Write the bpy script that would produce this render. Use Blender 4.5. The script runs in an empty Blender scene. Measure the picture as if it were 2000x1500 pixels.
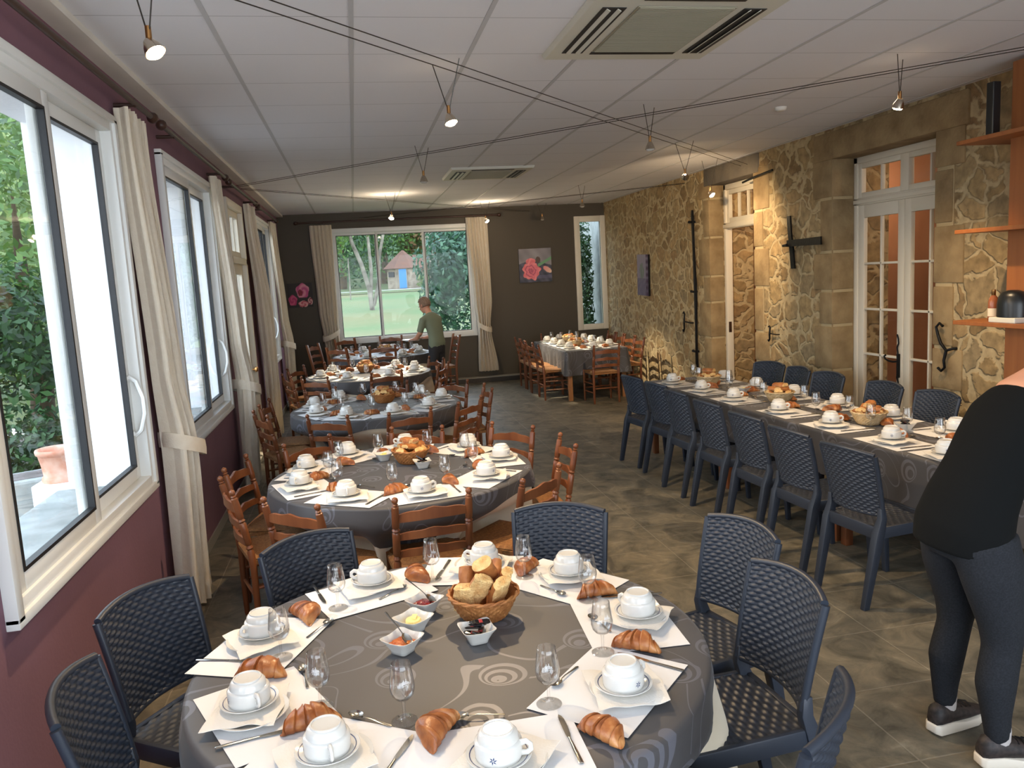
import bpy, bmesh, math, random
import numpy as np
from mathutils import Vector, Matrix, Euler
PI = math.pi
RND = random.Random(7)
scene = bpy.context.scene
COL = scene.collection

# ------------------------------------------------------------------ camera
EYE = 1.92
def _axes(yaw, pitch, roll):
    cy, sy, cp, sp = math.cos(yaw), math.sin(yaw), math.cos(pitch), math.sin(pitch)
    f = Vector((sy*cp, cy*cp, -sp)); r = Vector((cy, -sy, 0)); u = r.cross(f)
    c, s = math.cos(roll), math.sin(roll)
    return c*r + s*u, -s*r + c*u, f
cr, cu, cf = _axes(math.radians(10.76), math.radians(7.82), math.radians(-3.18))
cam_d = bpy.data.cameras.new('camera'); cam = bpy.data.objects.new('camera', cam_d); COL.objects.link(cam)
cam.matrix_world = Matrix(((cr.x, cu.x, -cf.x, 0), (cr.y, cu.y, -cf.y, 0), (cr.z, cu.z, -cf.z, EYE), (0, 0, 0, 1)))
cam_d.sensor_width = 36; cam_d.lens = 1550/2000*36; cam_d.clip_start = 0.05; cam_d.clip_end = 600
scene.camera = cam

# ------------------------------------------------------------------ world, exposure
scene.view_settings.view_transform = 'Standard'; scene.view_settings.look = 'None'
scene.view_settings.gamma = 1.0; scene.view_settings.use_curve_mapping = False
scene.view_settings.exposure = 1.12
w = bpy.data.worlds.new('evening_sky'); scene.world = w; w.use_nodes = True
nt = w.node_tree; bgn = nt.nodes['Background']
tc = nt.nodes.new('ShaderNodeTexCoord'); sx = nt.nodes.new('ShaderNodeSeparateXYZ'); rp = nt.nodes.new('ShaderNodeValToRGB')
nt.links.new(tc.outputs['Generated'], sx.inputs[0]); nt.links.new(sx.outputs['Z'], rp.inputs[0]); nt.links.new(rp.outputs[0], bgn.inputs[0])
rp.color_ramp.elements[0].position = 0.0; rp.color_ramp.elements[0].color = (.86, .93, 1.0, 1)
rp.color_ramp.elements[1].position = 0.8; rp.color_ramp.elements[1].color = (.62, .78, 1.0, 1)
bgn.inputs[1].default_value = 3.1
cy_ = scene.cycles
try:
    cy_.use_denoising = True; cy_.max_bounces = 10; cy_.transparent_max_bounces = 16; cy_.diffuse_bounces = 7
    cy_.glossy_bounces = 3; cy_.transmission_bounces = 6; cy_.sample_clamp_indirect = 6.0; cy_.caustics_reflective = False; cy_.caustics_refractive = False
except Exception: pass

def portal(loc, size, rot):
    d = bpy.data.lights.new('window_portal', 'AREA'); d.shape = 'RECTANGLE'; d.size, d.size_y = size; d.energy = 1
    d.cycles.is_portal = True
    o = bpy.data.objects.new('window_portal', d); o.location = loc; o.rotation_euler = rot; COL.objects.link(o)

# ------------------------------------------------------------------ materials
def lin(c):
    return tuple((x/12.92 if x <= .04045 else ((x+.055)/1.055)**2.4) for x in (v/255 for v in c))
MATS = {}
def nd(t, kind, **kw):
    n = t.nodes.new(kind)
    for k, v in kw.items(): setattr(n, k, v)
    return n
def mat(name, rgb, rough=.6, metal=0., spec=.5, noise=None, bump=None, sheen=0, sub=0):
    """noise=(scale, rgb2, [stretch]) mixes a second colour in; bump=(scale, strength[, stretch])"""
    m = bpy.data.materials.new(name); m.use_nodes = True; t = m.node_tree; p = t.nodes['Principled BSDF']
    p.inputs['Base Color'].default_value = (*lin(rgb), 1); p.inputs['Roughness'].default_value = rough; p.inputs['Metallic'].default_value = metal
    p.inputs['Specular IOR Level'].default_value = spec
    if sheen: p.inputs['Sheen Weight'].default_value = sheen
    if sub: p.inputs['Subsurface Weight'].default_value = sub; p.inputs['Subsurface Scale'].default_value = .02
    if noise or bump: co = nd(t, 'ShaderNodeTexCoord')
    def noi(sc, st):
        n = nd(t, 'ShaderNodeTexNoise'); n.inputs['Scale'].default_value = sc; n.inputs['Detail'].default_value = 5
        mp = nd(t, 'ShaderNodeMapping'); mp.inputs['Scale'].default_value = st
        t.links.new(co.outputs['Object'], mp.inputs[0]); t.links.new(mp.outputs[0], n.inputs['Vector']); return n
    if noise:
        n = noi(noise[0], noise[2] if len(noise) > 2 else (1, 1, 1)); r = nd(t, 'ShaderNodeValToRGB')
        r.color_ramp.elements[0].position = .35; r.color_ramp.elements[1].position = .68
        r.color_ramp.elements[0].color = (*lin(rgb), 1); r.color_ramp.elements[1].color = (*lin(noise[1]), 1)
        t.links.new(n.outputs['Fac'], r.inputs[0]); t.links.new(r.outputs[0], p.inputs['Base Color'])
    if bump:
        n = noi(bump[0], bump[2] if len(bump) > 2 else (1, 1, 1)); b = nd(t, 'ShaderNodeBump'); b.inputs['Strength'].default_value = bump[1]; b.inputs['Distance'].default_value = .01
        t.links.new(n.outputs['Fac'], b.inputs['Height']); t.links.new(b.outputs[0], p.inputs['Normal'])
    MATS[name] = m; return m
def math_n(t, op, a, b=None, c=None):
    n = nd(t, 'ShaderNodeMath', operation=op)
    for i, x in enumerate((a, b, c)):
        if x is None: continue
        if isinstance(x, (int, float)): n.inputs[i].default_value = x
        else: t.links.new(x, n.inputs[i])
    return n.outputs[0]
def ramp(t, fac, stops):
    r = nd(t, 'ShaderNodeValToRGB'); e = r.color_ramp.elements
    while len(e) < len(stops): e.new(.5)
    for i, (p, c) in enumerate(stops): e[i].position = p; e[i].color = (*lin(c), 1)
    t.links.new(fac, r.inputs[0]); return r.outputs[0]
def glass_thin(name, tint=(1, 1, 1), f0=.04, power=5.0, top=1.0):
    """thin clear sheet: see-through, with the mirror share rising towards grazing view (Schlick)"""
    m = bpy.data.materials.new(name); m.use_nodes = True; t = m.node_tree; t.nodes.remove(t.nodes['Principled BSDF'])
    out = t.nodes['Material Output']; tr = nd(t, 'ShaderNodeBsdfTransparent'); tr.inputs[0].default_value = (*tint, 1)
    gl = nd(t, 'ShaderNodeBsdfGlossy'); gl.inputs['Roughness'].default_value = .015
    ge = nd(t, 'ShaderNodeNewGeometry'); dp = nd(t, 'ShaderNodeVectorMath', operation='DOT_PRODUCT')
    t.links.new(ge.outputs['Normal'], dp.inputs[0]); t.links.new(ge.outputs['Incoming'], dp.inputs[1])
    c = math_n(t, 'SUBTRACT', 1.0, math_n(t, 'ABSOLUTE', dp.outputs['Value']))
    f = math_n(t, 'MULTIPLY_ADD', math_n(t, 'POWER', c, power), (top-f0), f0)
    mx = nd(t, 'ShaderNodeMixShader'); t.links.new(f, mx.inputs[0]); t.links.new(tr.outputs[0], mx.inputs[1]); t.links.new(gl.outputs[0], mx.inputs[2])
    t.links.new(mx.outputs[0], out.inputs[0]); MATS[name] = m; return m
def emit(name, rgb, s):
    m = bpy.data.materials.new(name); m.use_nodes = True; p = m.node_tree.nodes['Principled BSDF']
    p.inputs['Emission Color'].default_value = (*rgb, 1); p.inputs['Emission Strength'].default_value = s; p.inputs['Base Color'].default_value = (1, 1, 1, 1)
    MATS[name] = m; return m

mat('wall_mauve', (132, 95, 108), .85, bump=(60, .15), noise=(1.5, (124, 89, 102)))
mat('wall_dark', (72, 64, 51), .6, bump=(80, .1))
mat('ceiling_tile', (226, 226, 230), .8)
mat('white_alu', (226, 228, 226), .35)
mat('rail_grey', (190, 190, 192), .6)
mat('white_paint', (226, 222, 212), .5, noise=(3, (214, 210, 200)))
mat('cream_paint', (222, 214, 196), .5)
mat('white_render', (242, 244, 246), .8, bump=(40, .2))
mat('black_rubber', (16, 18, 22), .5)
mat('curtain', (240, 230, 212), .85, sheen=.2, bump=(120, .25), noise=(30, (246, 238, 222)))
_m = MATS['curtain']; _t = _m.node_tree; _tr = nd(_t, 'ShaderNodeBsdfTranslucent'); _tr.inputs[0].default_value = (*lin((232, 222, 200)), 1); _mx = nd(_t, 'ShaderNodeMixShader'); _mx.inputs[0].default_value = .35
_t.links.new(_t.nodes['Principled BSDF'].outputs[0], _mx.inputs[1]); _t.links.new(_tr.outputs[0], _mx.inputs[2]); _t.links.new(_mx.outputs[0], _t.nodes['Material Output'].inputs[0])
mat('rod_wood', (62, 40, 32), .45)
mat('chair_wood', (132, 80, 48), .34, noise=(14, (104, 58, 34), (1, 1, .12)))
mat('rush', (158, 110, 62), .75, noise=(60, (120, 78, 42)), bump=(110, .7))
mat('rattan', (43, 49, 60), .42, spec=.4)
mat('cloth_cream', (226, 214, 190), .8, sheen=.2, bump=(250, .1))
mat('table_wood', (176, 124, 76), .5, noise=(8, (150, 100, 60), (1, 1, .15)))
mat('paper', (222, 222, 222), .9)
mat('napkin', (218, 214, 206), .9, bump=(160, .15))
mat('china', (212, 210, 204), .12, spec=.6)
mat('china_blue', (52, 66, 110), .3)
mat('steel', (190, 188, 182), .18, metal=1)
mat('butter', (244, 226, 150), .35, sub=.2)
mat('jam_red', (92, 14, 14), .08, spec=.8, bump=(160, .8), noise=(60, (150, 40, 30)))
mat('jam_orange', (176, 76, 14), .08, spec=.8, bump=(160, .8), noise=(60, (214, 120, 30)))
mat('wrapper_black', (18, 18, 22), .22)
mat('wrapper_red', (176, 60, 60), .4)
mat('wicker', (178, 120, 66), .6, bump=(90, .6), noise=(30, (150, 92, 46)))
mat('wicker_pale', (206, 182, 142), .6, bump=(90, .6), noise=(30, (184, 156, 112)))
mat('crumb', (234, 200, 138), .85, bump=(120, .8), noise=(30, (206, 154, 90)))
mat('crust', (184, 120, 64), .55, bump=(50, .5), noise=(16, (140, 80, 38)))
mat('iron', (22, 22, 24), .5, metal=.6, bump=(40, .3))
mat('pine', (152, 92, 46), .5, noise=(4, (138, 80, 38), (1, 6, .4)))
mat('plinth', (60, 54, 48), .6)
mat('tile_base', (150, 146, 136), .5)
mat('cable', (70, 66, 62), .4, metal=.7)
mat('chrome', (200, 190, 176), .2, metal=1)
mat('brass', (176, 130, 80), .3, metal=1)
mat('ac_plastic', (206, 204, 190), .5)
mat('ac_grille', (150, 144, 124), .6)
mat('ac_dark', (36, 34, 32), .6)
mat('quoin', (156, 134, 98), .9, bump=(30, .6), noise=(6, (128, 106, 74)))
mat('quoin_mortar', (176, 158, 122), .95, bump=(60, .6))
mat('lintel', (104, 96, 84), .9, bump=(30, .4), noise=(5, (88, 82, 74)))
mat('hall_wall', (160, 118, 92), .9, noise=(2, (146, 104, 78)))
mat('hall_floor', (120, 90, 66), .7)
mat('terracotta', (196, 132, 104), .8, noise=(10, (214, 176, 156)))
mat('gravel', (112, 104, 100), .95, noise=(6, (84, 76, 70)), bump=(60, .8))
mat('stone_slab', (160, 164, 160), .9, noise=(5, (128, 132, 128)))
mat('lawn', (88, 86, 48), .95, noise=(.12, (54, 82, 34)), bump=(3, .6))
mat('hill', (40, 62, 36), .95, noise=(.35, (64, 86, 44)), bump=(1.2, 1.0))
mat('path', (140, 136, 128), .95)
mat('bark_birch', (128, 122, 110), .85, noise=(1.6, (58, 52, 42)), bump=(4, .6))
mat('bark', (96, 80, 58), .9, noise=(3, (64, 54, 42)), bump=(6, .8))
mat('hut_stone', (150, 138, 122), .9, noise=(2.2, (108, 96, 82)), bump=(5, .8))
mat('hut_roof', (98, 66, 50), .9, noise=(3, (78, 54, 42)))
mat('blue_door', (56, 118, 172), .6)
mat('skin', (206, 150, 122), .5, sub=.1)
mat('hair_grey', (146, 122, 104), .7, noise=(60, (112, 88, 72)), bump=(90, .8))
mat('hair_dark', (40, 28, 22), .6, bump=(90, .8))
mat('top_black', (11, 13, 14), .95, spec=.2)
mat('leggings', (33, 35, 39), .9, spec=.2, noise=(160, (42, 44, 49)))
mat('shirt_green', (122, 132, 112), .85)
mat('trousers_dark', (46, 46, 50), .85)
mat('shoe_black', (26, 24, 24), .6, noise=(60, (60, 50, 48)))
mat('shoe_white', (226, 216, 200), .6)
mat('sock', (186, 180, 178), .8)
mat('bottle_glass', (150, 90, 60), .2)
mat('bottle_label', (226, 214, 190), .6)
mat('black_plastic', (22, 24, 26), .35)
glass_thin('pane', (.99, .995, .99), .007, 5.0)
glass_thin('wine_glass', (.985, .988, .988), .075, 2.2, .8)
emit('bulb_warm', (1.0, .70, .34), 45)
emit('bulb_white', (1.0, .86, .62), 45)
mat('bulb_off', (190, 190, 186), .15)
mat('etch', (226, 228, 230), .9)

def leaf_mat(name, c1, c2, c3):
    m = bpy.data.materials.new(name); m.use_nodes = True; t = m.node_tree; p = t.nodes['Principled BSDF']
    g = nd(t, 'ShaderNodeNewGeometry')
    t.links.new(ramp(t, g.outputs['Random Per Island'], [(0, c1), (.5, c2), (1, c3)]), p.inputs['Base Color'])
    p.inputs['Roughness'].default_value = .55
    out = t.nodes['Material Output']; tr = nd(t, 'ShaderNodeBsdfTranslucent'); tr.inputs[0].default_value = (*lin(c3), 1)
    mx = nd(t, 'ShaderNodeMixShader'); mx.inputs[0].default_value = .25
    t.links.new(p.outputs[0], mx.inputs[1]); t.links.new(tr.outputs[0], mx.inputs[2]); t.links.new(mx.outputs[0], out.inputs[0]); MATS[name] = m
leaf_mat('leaf_dark', (20, 40, 24), (34, 64, 32), (58, 94, 46))
leaf_mat('leaf_mid', (40, 68, 32), (66, 100, 44), (102, 132, 62))
leaf_mat('leaf_pale', (70, 96, 52), (100, 124, 68), (136, 152, 92))
leaf_mat('leaf_blue', (20, 46, 36), (38, 74, 54), (70, 106, 76))
leaf_mat('leaf_rust', (84, 56, 36), (108, 78, 46), (126, 104, 58))

def croissant_mat(name, cols):
    m = mat(name, cols[1], .38, spec=.5); t = m.node_tree; p = t.nodes['Principled BSDF']
    co = nd(t, 'ShaderNodeTexCoord'); n = nd(t, 'ShaderNodeTexNoise'); n.inputs['Scale'].default_value = 22; n.inputs['Detail'].default_value = 6
    t.links.new(co.outputs['Object'], n.inputs['Vector'])
    t.links.new(ramp(t, n.outputs['Fac'], [(.3, cols[0]), (.52, cols[1]), (.75, cols[2])]), p.inputs['Base Color'])
    b = nd(t, 'ShaderNodeBump'); b.inputs['Strength'].default_value = .25; b.inputs['Distance'].default_value = .004
    n2 = nd(t, 'ShaderNodeTexNoise'); n2.inputs['Scale'].default_value = 120; t.links.new(co.outputs['Object'], n2.inputs['Vector'])
    t.links.new(n2.outputs['Fac'], b.inputs['Height']); t.links.new(b.outputs[0], p.inputs['Normal'])
croissant_mat('croissant', ((118, 62, 28), (164, 98, 52), (204, 148, 92)))
croissant_mat('croissant_pale', ((170, 96, 40), (204, 132, 62), (232, 180, 104)))

def stone_mat():
    m = mat('rubble_stone', (160, 140, 100), .92); t = m.node_tree; p = t.nodes['Principled BSDF']
    co = nd(t, 'ShaderNodeTexCoord'); mp = nd(t, 'ShaderNodeMapping'); mp.inputs['Scale'].default_value = (1.0, 1.0, 1.2)
    t.links.new(co.outputs['Object'], mp.inputs[0])
    n = nd(t, 'ShaderNodeTexNoise'); n.inputs['Scale'].default_value = 2.6; n.inputs['Detail'].default_value = 3
    t.links.new(mp.outputs[0], n.inputs['Vector'])
    n5 = nd(t, 'ShaderNodeTexNoise'); n5.inputs['Scale'].default_value = 11; n5.inputs['Detail'].default_value = 4; t.links.new(mp.outputs[0], n5.inputs['Vector'])
    ms = nd(t, 'ShaderNodeVectorMath', operation='MULTIPLY_ADD'); t.links.new(n5.outputs['Color'], ms.inputs[0]); ms.inputs[1].default_value = (.28, .28, .28); t.links.new(n.outputs['Color'], ms.inputs[2])
    vm = nd(t, 'ShaderNodeVectorMath', operation='SCALE'); vm.inputs['Scale'].default_value = .34
    t.links.new(ms.outputs[0], vm.inputs[0]); va = nd(t, 'ShaderNodeVectorMath', operation='ADD')
    t.links.new(mp.outputs[0], va.inputs[0]); t.links.new(vm.outputs[0], va.inputs[1])
    e = nd(t, 'ShaderNodeTexVoronoi', feature='DISTANCE_TO_EDGE'); e.inputs['Scale'].default_value = 4.4
    c = nd(t, 'ShaderNodeTexVoronoi', feature='F1'); c.inputs['Scale'].default_value = 4.4
    for x in (e, c): t.links.new(va.outputs[0], x.inputs['Vector'])
    sp = nd(t, 'ShaderNodeSeparateColor'); t.links.new(c.outputs['Color'], sp.inputs[0])
    # each stone has its own joint width, so small stones lie in broad mortar
    th = math_n(t, 'MULTIPLY_ADD', sp.outputs[1], .10, .045)
    mask = nd(t, 'ShaderNodeMapRange', interpolation_type='SMOOTHSTEP'); t.links.new(e.outputs['Distance'], mask.inputs[0])
    t.links.new(math_n(t, 'SUBTRACT', th, .05), mask.inputs[1]); t.links.new(math_n(t, 'ADD', th, .03), mask.inputs[2])
    stone = ramp(t, sp.outputs[0], [(0, (142, 118, 82)), (.3, (176, 152, 110)), (.6, (158, 140, 108)), (.8, (188, 162, 118)), (1, (150, 122, 86))])
    fine = nd(t, 'ShaderNodeTexNoise'); fine.inputs['Scale'].default_value = 14; fine.inputs['Detail'].default_value = 8; t.links.new(co.outputs['Object'], fine.inputs['Vector'])
    mm = nd(t, 'ShaderNodeMix', data_type='RGBA', blend_type='MULTIPLY'); mm.inputs[0].default_value = .7
    t.links.new(stone, mm.inputs[6]); t.links.new(ramp(t, fine.outputs['Fac'], [(.3, (150, 146, 138)), (.7, (255, 252, 246))]), mm.inputs[7])
    mort = ramp(t, fine.outputs['Fac'], [(.3, (162, 144, 110)), (.7, (190, 171, 133))])
    mx = nd(t, 'ShaderNodeMix', data_type='RGBA'); t.links.new(mask.outputs[0], mx.inputs[0]); t.links.new(mort, mx.inputs[6]); t.links.new(mm.outputs[2], mx.inputs[7])
    t.links.new(mx.outputs[2], p.inputs['Base Color'])
    h = math_n(t, 'MULTIPLY_ADD', fine.outputs['Fac'], .5, mask.outputs[0])
    b = nd(t, 'ShaderNodeBump'); b.inputs['Strength'].default_value = .6; b.inputs['Distance'].default_value = .03
    t.links.new(h, b.inputs['Height']); t.links.new(b.outputs[0], p.inputs['Normal'])
stone_mat()

def floor_mat():
    m = mat('slate_floor', (112, 104, 90), .5); t = m.node_tree; p = t.nodes['Principled BSDF']
    co = nd(t, 'ShaderNodeTexCoord'); s = nd(t, 'ShaderNodeSeparateXYZ'); t.links.new(co.outputs['Object'], s.inputs[0])
    def joint(o, per):
        f = math_n(t, 'FRACT', math_n(t, 'DIVIDE', math_n(t, 'ADD', o, 50.03), per)); d = math_n(t, 'ABSOLUTE', math_n(t, 'SUBTRACT', f, .5))
        r = nd(t, 'ShaderNodeMapRange'); t.links.new(d, r.inputs[0]); r.inputs[1].default_value = .488; r.inputs[2].default_value = .496; return r.outputs[0]
    j = math_n(t, 'MAXIMUM', joint(s.outputs[0], .5), joint(s.outputs[1], .5))
    n = nd(t, 'ShaderNodeTexNoise'); n.inputs['Scale'].default_value = 4.5; n.inputs['Detail'].default_value = 10; n.inputs['Roughness'].default_value = .68; n.inputs['Distortion'].default_value = 1.0
    t.links.new(co.outputs['Object'], n.inputs['Vector'])
    v = nd(t, 'ShaderNodeTexVoronoi'); v.inputs['Scale'].default_value = 2.0
    base = ramp(t, n.outputs['Fac'], [(.33, (70, 67, 58)), (.48, (102, 97, 84)), (.6, (122, 114, 97)), (.74, (154, 146, 128))])
    mx = nd(t, 'ShaderNodeMix', data_type='RGBA'); t.links.new(math_n(t, 'MULTIPLY', j, .3), mx.inputs[0]); t.links.new(base, mx.inputs[6]); mx.inputs[7].default_value = (*lin((160, 152, 136)), 1)
    t.links.new(mx.outputs[2], p.inputs['Base Color'])
    b = nd(t, 'ShaderNodeBump'); b.inputs['Strength'].default_value = .35; b.inputs['Distance'].default_value = .008
    t.links.new(math_n(t, 'MULTIPLY_ADD', j, -.5, n.outputs['Fac']), b.inputs['Height']); t.links.new(b.outputs[0], p.inputs['Normal'])
floor_mat()

def damask():
    """grey cloth with paler woven fans of rings and curling stems, in the cloth's own UV metres"""
    m = mat('cloth_grey', (84, 82, 84), .5, sheen=.1); t = m.node_tree; p = t.nodes['Principled BSDF']
    uv = nd(t, 'ShaderNodeUVMap'); uv.uv_map = 'cloth'
    n = nd(t, 'ShaderNodeTexNoise'); n.inputs['Scale'].default_value = 3.2; n.inputs['Detail'].default_value = 0; t.links.new(uv.outputs[0], n.inputs['Vector'])
    vm = nd(t, 'ShaderNodeVectorMath', operation='SCALE'); vm.inputs['Scale'].default_value = .05; t.links.new(n.outputs['Color'], vm.inputs[0])
    va = nd(t, 'ShaderNodeVectorMath', operation='ADD'); t.links.new(uv.outputs[0], va.inputs[0]); t.links.new(vm.outputs[0], va.inputs[1])
    v = nd(t, 'ShaderNodeTexVoronoi', voronoi_dimensions='2D'); v.inputs['Scale'].default_value = 3.4; v.inputs['Randomness'].default_value = .75
    t.links.new(va.outputs[0], v.inputs['Vector']); d = v.outputs['Distance']
    # circles that share one side, so each motif opens like a fan
    df = nd(t, 'ShaderNodeVectorMath', operation='SUBTRACT'); t.links.new(va.outputs[0], df.inputs[0]); t.links.new(v.outputs['Position'], df.inputs[1])
    dt = nd(t, 'ShaderNodeVectorMath', operation='DOT_PRODUCT'); t.links.new(df.outputs[0], dt.inputs[0]); dt.inputs[1].default_value = (.5, .866, 0)
    ln = nd(t, 'ShaderNodeVectorMath', operation='LENGTH'); t.links.new(df.outputs[0], ln.inputs[0])
    s_ = dt.outputs['Value']; l2 = math_n(t, 'MULTIPLY', math_n(t, 'MULTIPLY', ln.outputs['Value'], ln.outputs['Value']), 2.04)
    rr = math_n(t, 'DIVIDE', math_n(t, 'SUBTRACT', math_n(t, 'SQRT', math_n(t, 'MULTIPLY_ADD', math_n(t, 'MULTIPLY', s_, 1.4), math_n(t, 'MULTIPLY', s_, 1.4), l2)), math_n(t, 'MULTIPLY', s_, 1.4)), 1.02)
    rings = math_n(t, 'GREATER_THAN', math_n(t, 'SINE', math_n(t, 'MULTIPLY_ADD', rr, 300.0, 1.2)), -.05)
    inside = math_n(t, 'LESS_THAN', rr, .0795); rings = math_n(t, 'MULTIPLY', rings, inside)
    n2 = nd(t, 'ShaderNodeTexNoise'); n2.inputs['Scale'].default_value = 2.3; n2.inputs['Detail'].default_value = 0; n2.inputs['Distortion'].default_value = .9
    t.links.new(uv.outputs[0], n2.inputs['Vector'])
    a = math_n(t, 'ABSOLUTE', math_n(t, 'SUBTRACT', math_n(t, 'FRACT', math_n(t, 'MULTIPLY', n2.outputs['Fac'], 6)), .5))
    wv = math_n(t, 'MULTIPLY_ADD', n.outputs['Fac'], .16, -.035)
    stem = math_n(t, 'MULTIPLY', math_n(t, 'LESS_THAN', a, wv), math_n(t, 'SUBTRACT', 1.0, inside))
    f = math_n(t, 'MAXIMUM', rings, stem)
    mx = nd(t, 'ShaderNodeMix', data_type='RGBA'); t.links.new(f, mx.inputs[0]); mx.inputs[6].default_value = (*lin((66, 64, 65)), 1); mx.inputs[7].default_value = (*lin((92, 92, 99)), 1)
    t.links.new(mx.outputs[2], p.inputs['Base Color']); t.links.new(math_n(t, 'MULTIPLY_ADD', f, -.12, .55), p.inputs['Roughness'])
damask()

def ceiling_nodes():
    m = MATS['ceiling_tile']; t = m.node_tree; p = t.nodes['Principled BSDF']
    co = nd(t, 'ShaderNodeTexCoord'); s = nd(t, 'ShaderNodeSeparateXYZ'); t.links.new(co.outputs['Object'], s.inputs[0])
    f = math_n(t, 'FRACT', math_n(t, 'DIVIDE', math_n(t, 'ADD', s.outputs[1], 6.0-3.75), .62))
    line = math_n(t, 'LESS_THAN', f, .012)
    n = nd(t, 'ShaderNodeTexNoise'); n.inputs['Scale'].default_value = 180; t.links.new(co.outputs['Object'], n.inputs['Vector'])
    mx = nd(t, 'ShaderNodeMix', data_type='RGBA'); t.links.new(math_n(t, 'MULTIPLY', line, .5), mx.inputs[0])
    mx.inputs[6].default_value = (*lin((226, 226, 230)), 1); mx.inputs[7].default_value = (*lin((110, 110, 114)), 1)
    t.links.new(mx.outputs[2], p.inputs['Base Color'])
    b = nd(t, 'ShaderNodeBump'); b.inputs['Strength'].default_value = .15; b.inputs['Distance'].default_value = .002
    t.links.new(n.outputs['Fac'], b.inputs['Height']); t.links.new(b.outputs[0], p.inputs['Normal'])
ceiling_nodes()
# ------------------------------------------------------------------ mesh helpers
class MB:
    def __init__(s): s.v = []; s.f = []; s.m = []; s.uv = None
    def add(s, vs, fs, mi=0):
        o = len(s.v); s.v += [tuple(v) for v in vs]; s.f += [tuple(i+o for i in f) for f in fs]; s.m += [mi]*len(fs); return s
    def box(s, x0, y0, z0, x1, y1, z1, mi=0):
        return s.add([(x0,y0,z0),(x1,y0,z0),(x1,y1,z0),(x0,y1,z0),(x0,y0,z1),(x1,y0,z1),(x1,y1,z1),(x0,y1,z1)],
                     [(0,3,2,1),(4,5,6,7),(0,1,5,4),(1,2,6,5),(2,3,7,6),(3,0,4,7)], mi)
    def obox(s, c, h, rot=None, mi=0):
        R = rot if rot is not None else Matrix.Identity(3); c = Vector(c); vs = []
        for dz in (-1, 1):
            for dx, dy in ((-1,-1),(1,-1),(1,1),(-1,1)): vs.append(c + R @ Vector((dx*h[0], dy*h[1], dz*h[2])))
        return s.add(vs, [(0,3,2,1),(4,5,6,7),(0,1,5,4),(1,2,6,5),(2,3,7,6),(3,0,4,7)], mi)
    def loft(s, rings, cap=True, closed=True, loop=False, mi=0):
        n = len(rings[0]); vs = [p for r in rings for p in r]; fs = []
        k = len(rings)
        for i in range(k if loop else k-1):
            a, b = i*n, ((i+1) % k)*n
            for j in range(n if closed else n-1):
                jj = (j+1) % n; fs.append((a+j, a+jj, b+jj, b+j))
        if cap and closed and not loop: fs.append(tuple(range(n-1, -1, -1))); fs.append(tuple(range((k-1)*n, k*n)))
        return s.add(vs, fs, mi)
    def tube(s, pts, r, n=8, cap=True, loop=False, mi=0, flat=1.0):
        pts = [Vector(p) for p in pts]; k = len(pts); rs = r if isinstance(r, (list, tuple)) else [r]*k; rings = []; up = None
        for i, p in enumerate(pts):
            if loop: t = pts[(i+1) % k]-pts[i-1]
            else: t = pts[min(i+1, k-1)]-pts[max(i-1, 0)]
            t.normalize()
            if up is None: up = Vector((0,0,1)) if abs(t.z) < .9 else Vector((0,1,0))
            x = t.cross(up); x.normalize(); y = x.cross(t); y.normalize(); up = y
            rings.append([p + x*rs[i]*math.cos(2*PI*j/n) + y*rs[i]*flat*math.sin(2*PI*j/n) for j in range(n)])
        return s.loft(rings, cap, True, loop, mi)
    def lathe(s, prof, n=24, c=(0,0,0), mi=0, cap=True):
        rings = [[(c[0]+r*math.cos(2*PI*j/n), c[1]+r*math.sin(2*PI*j/n), c[2]+z) for j in range(n)] for r, z in prof]
        return s.loft(rings, cap, True, False, mi)
    def grid(s, nu, nv, fn, wrap=False, mi=0):
        vs = [fn(i/nu, j/nv) for j in range(nv+1) for i in range(nu if wrap else nu+1)]; w_ = nu if wrap else nu+1
        return s.add(vs, [(j*w_+i, j*w_+(i+1) % w_, (j+1)*w_+(i+1) % w_, (j+1)*w_+i) for j in range(nv) for i in range(nu)], mi)
    def sphere(s, c, r, n=10, m=8, mi=0):
        r = r if isinstance(r, tuple) else (r, r, r)
        rings = []
        for i in range(m+1):
            a = -PI/2+PI*i/m; k = max(math.cos(a), .02)
            rings.append([(c[0]+r[0]*k*math.cos(2*PI*j/n), c[1]+r[1]*k*math.sin(2*PI*j/n), c[2]+r[2]*math.sin(a)) for j in range(n)])
        return s.loft(rings, True, True, False, mi)
    def build(s, name, mats, parent=None, smooth=40, bev=0, seg=2, fix=True, M=None):
        me = bpy.data.meshes.new(name); me.from_pydata(s.v, [], s.f)
        for x in (mats if isinstance(mats, (list, tuple)) else [mats]): me.materials.append(MATS[x])
        if any(s.m): me.polygons.foreach_set('material_index', s.m)
        if M is not None: me.transform(M)
        if bev or fix:
            bm = bmesh.new(); bm.from_mesh(me)
            if fix: bmesh.ops.recalc_face_normals(bm, faces=bm.faces)
            if bev:
                es = [e for e in bm.edges if len(e.link_faces) == 2 and e.calc_face_angle(0) > .6]
                bmesh.ops.bevel(bm, geom=es, offset=bev, segments=seg, affect='EDGES', profile=.5, clamp_overlap=True)
            bm.to_mesh(me); bm.free()
        if s.uv is not None and not bev:
            l = me.uv_layers.new(name='cloth'); li = np.empty(len(me.loops), np.int32); me.loops.foreach_get('vertex_index', li)
            l.data.foreach_set('uv', np.array(s.uv, np.float32)[li].ravel())
        if smooth:
            me.polygons.foreach_set('use_smooth', [True]*len(me.polygons)); me.set_sharp_from_angle(angle=math.radians(smooth))
        o = bpy.data.objects.new(name, me); COL.objects.link(o)
        if parent is not None: o.parent = parent
        return o
def tag(o, label, cat=None, group=None, kind=None):
    o['label'] = label
    if cat: o['category'] = cat
    if group: o['group'] = group
    if kind: o['kind'] = kind
    return o
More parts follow.
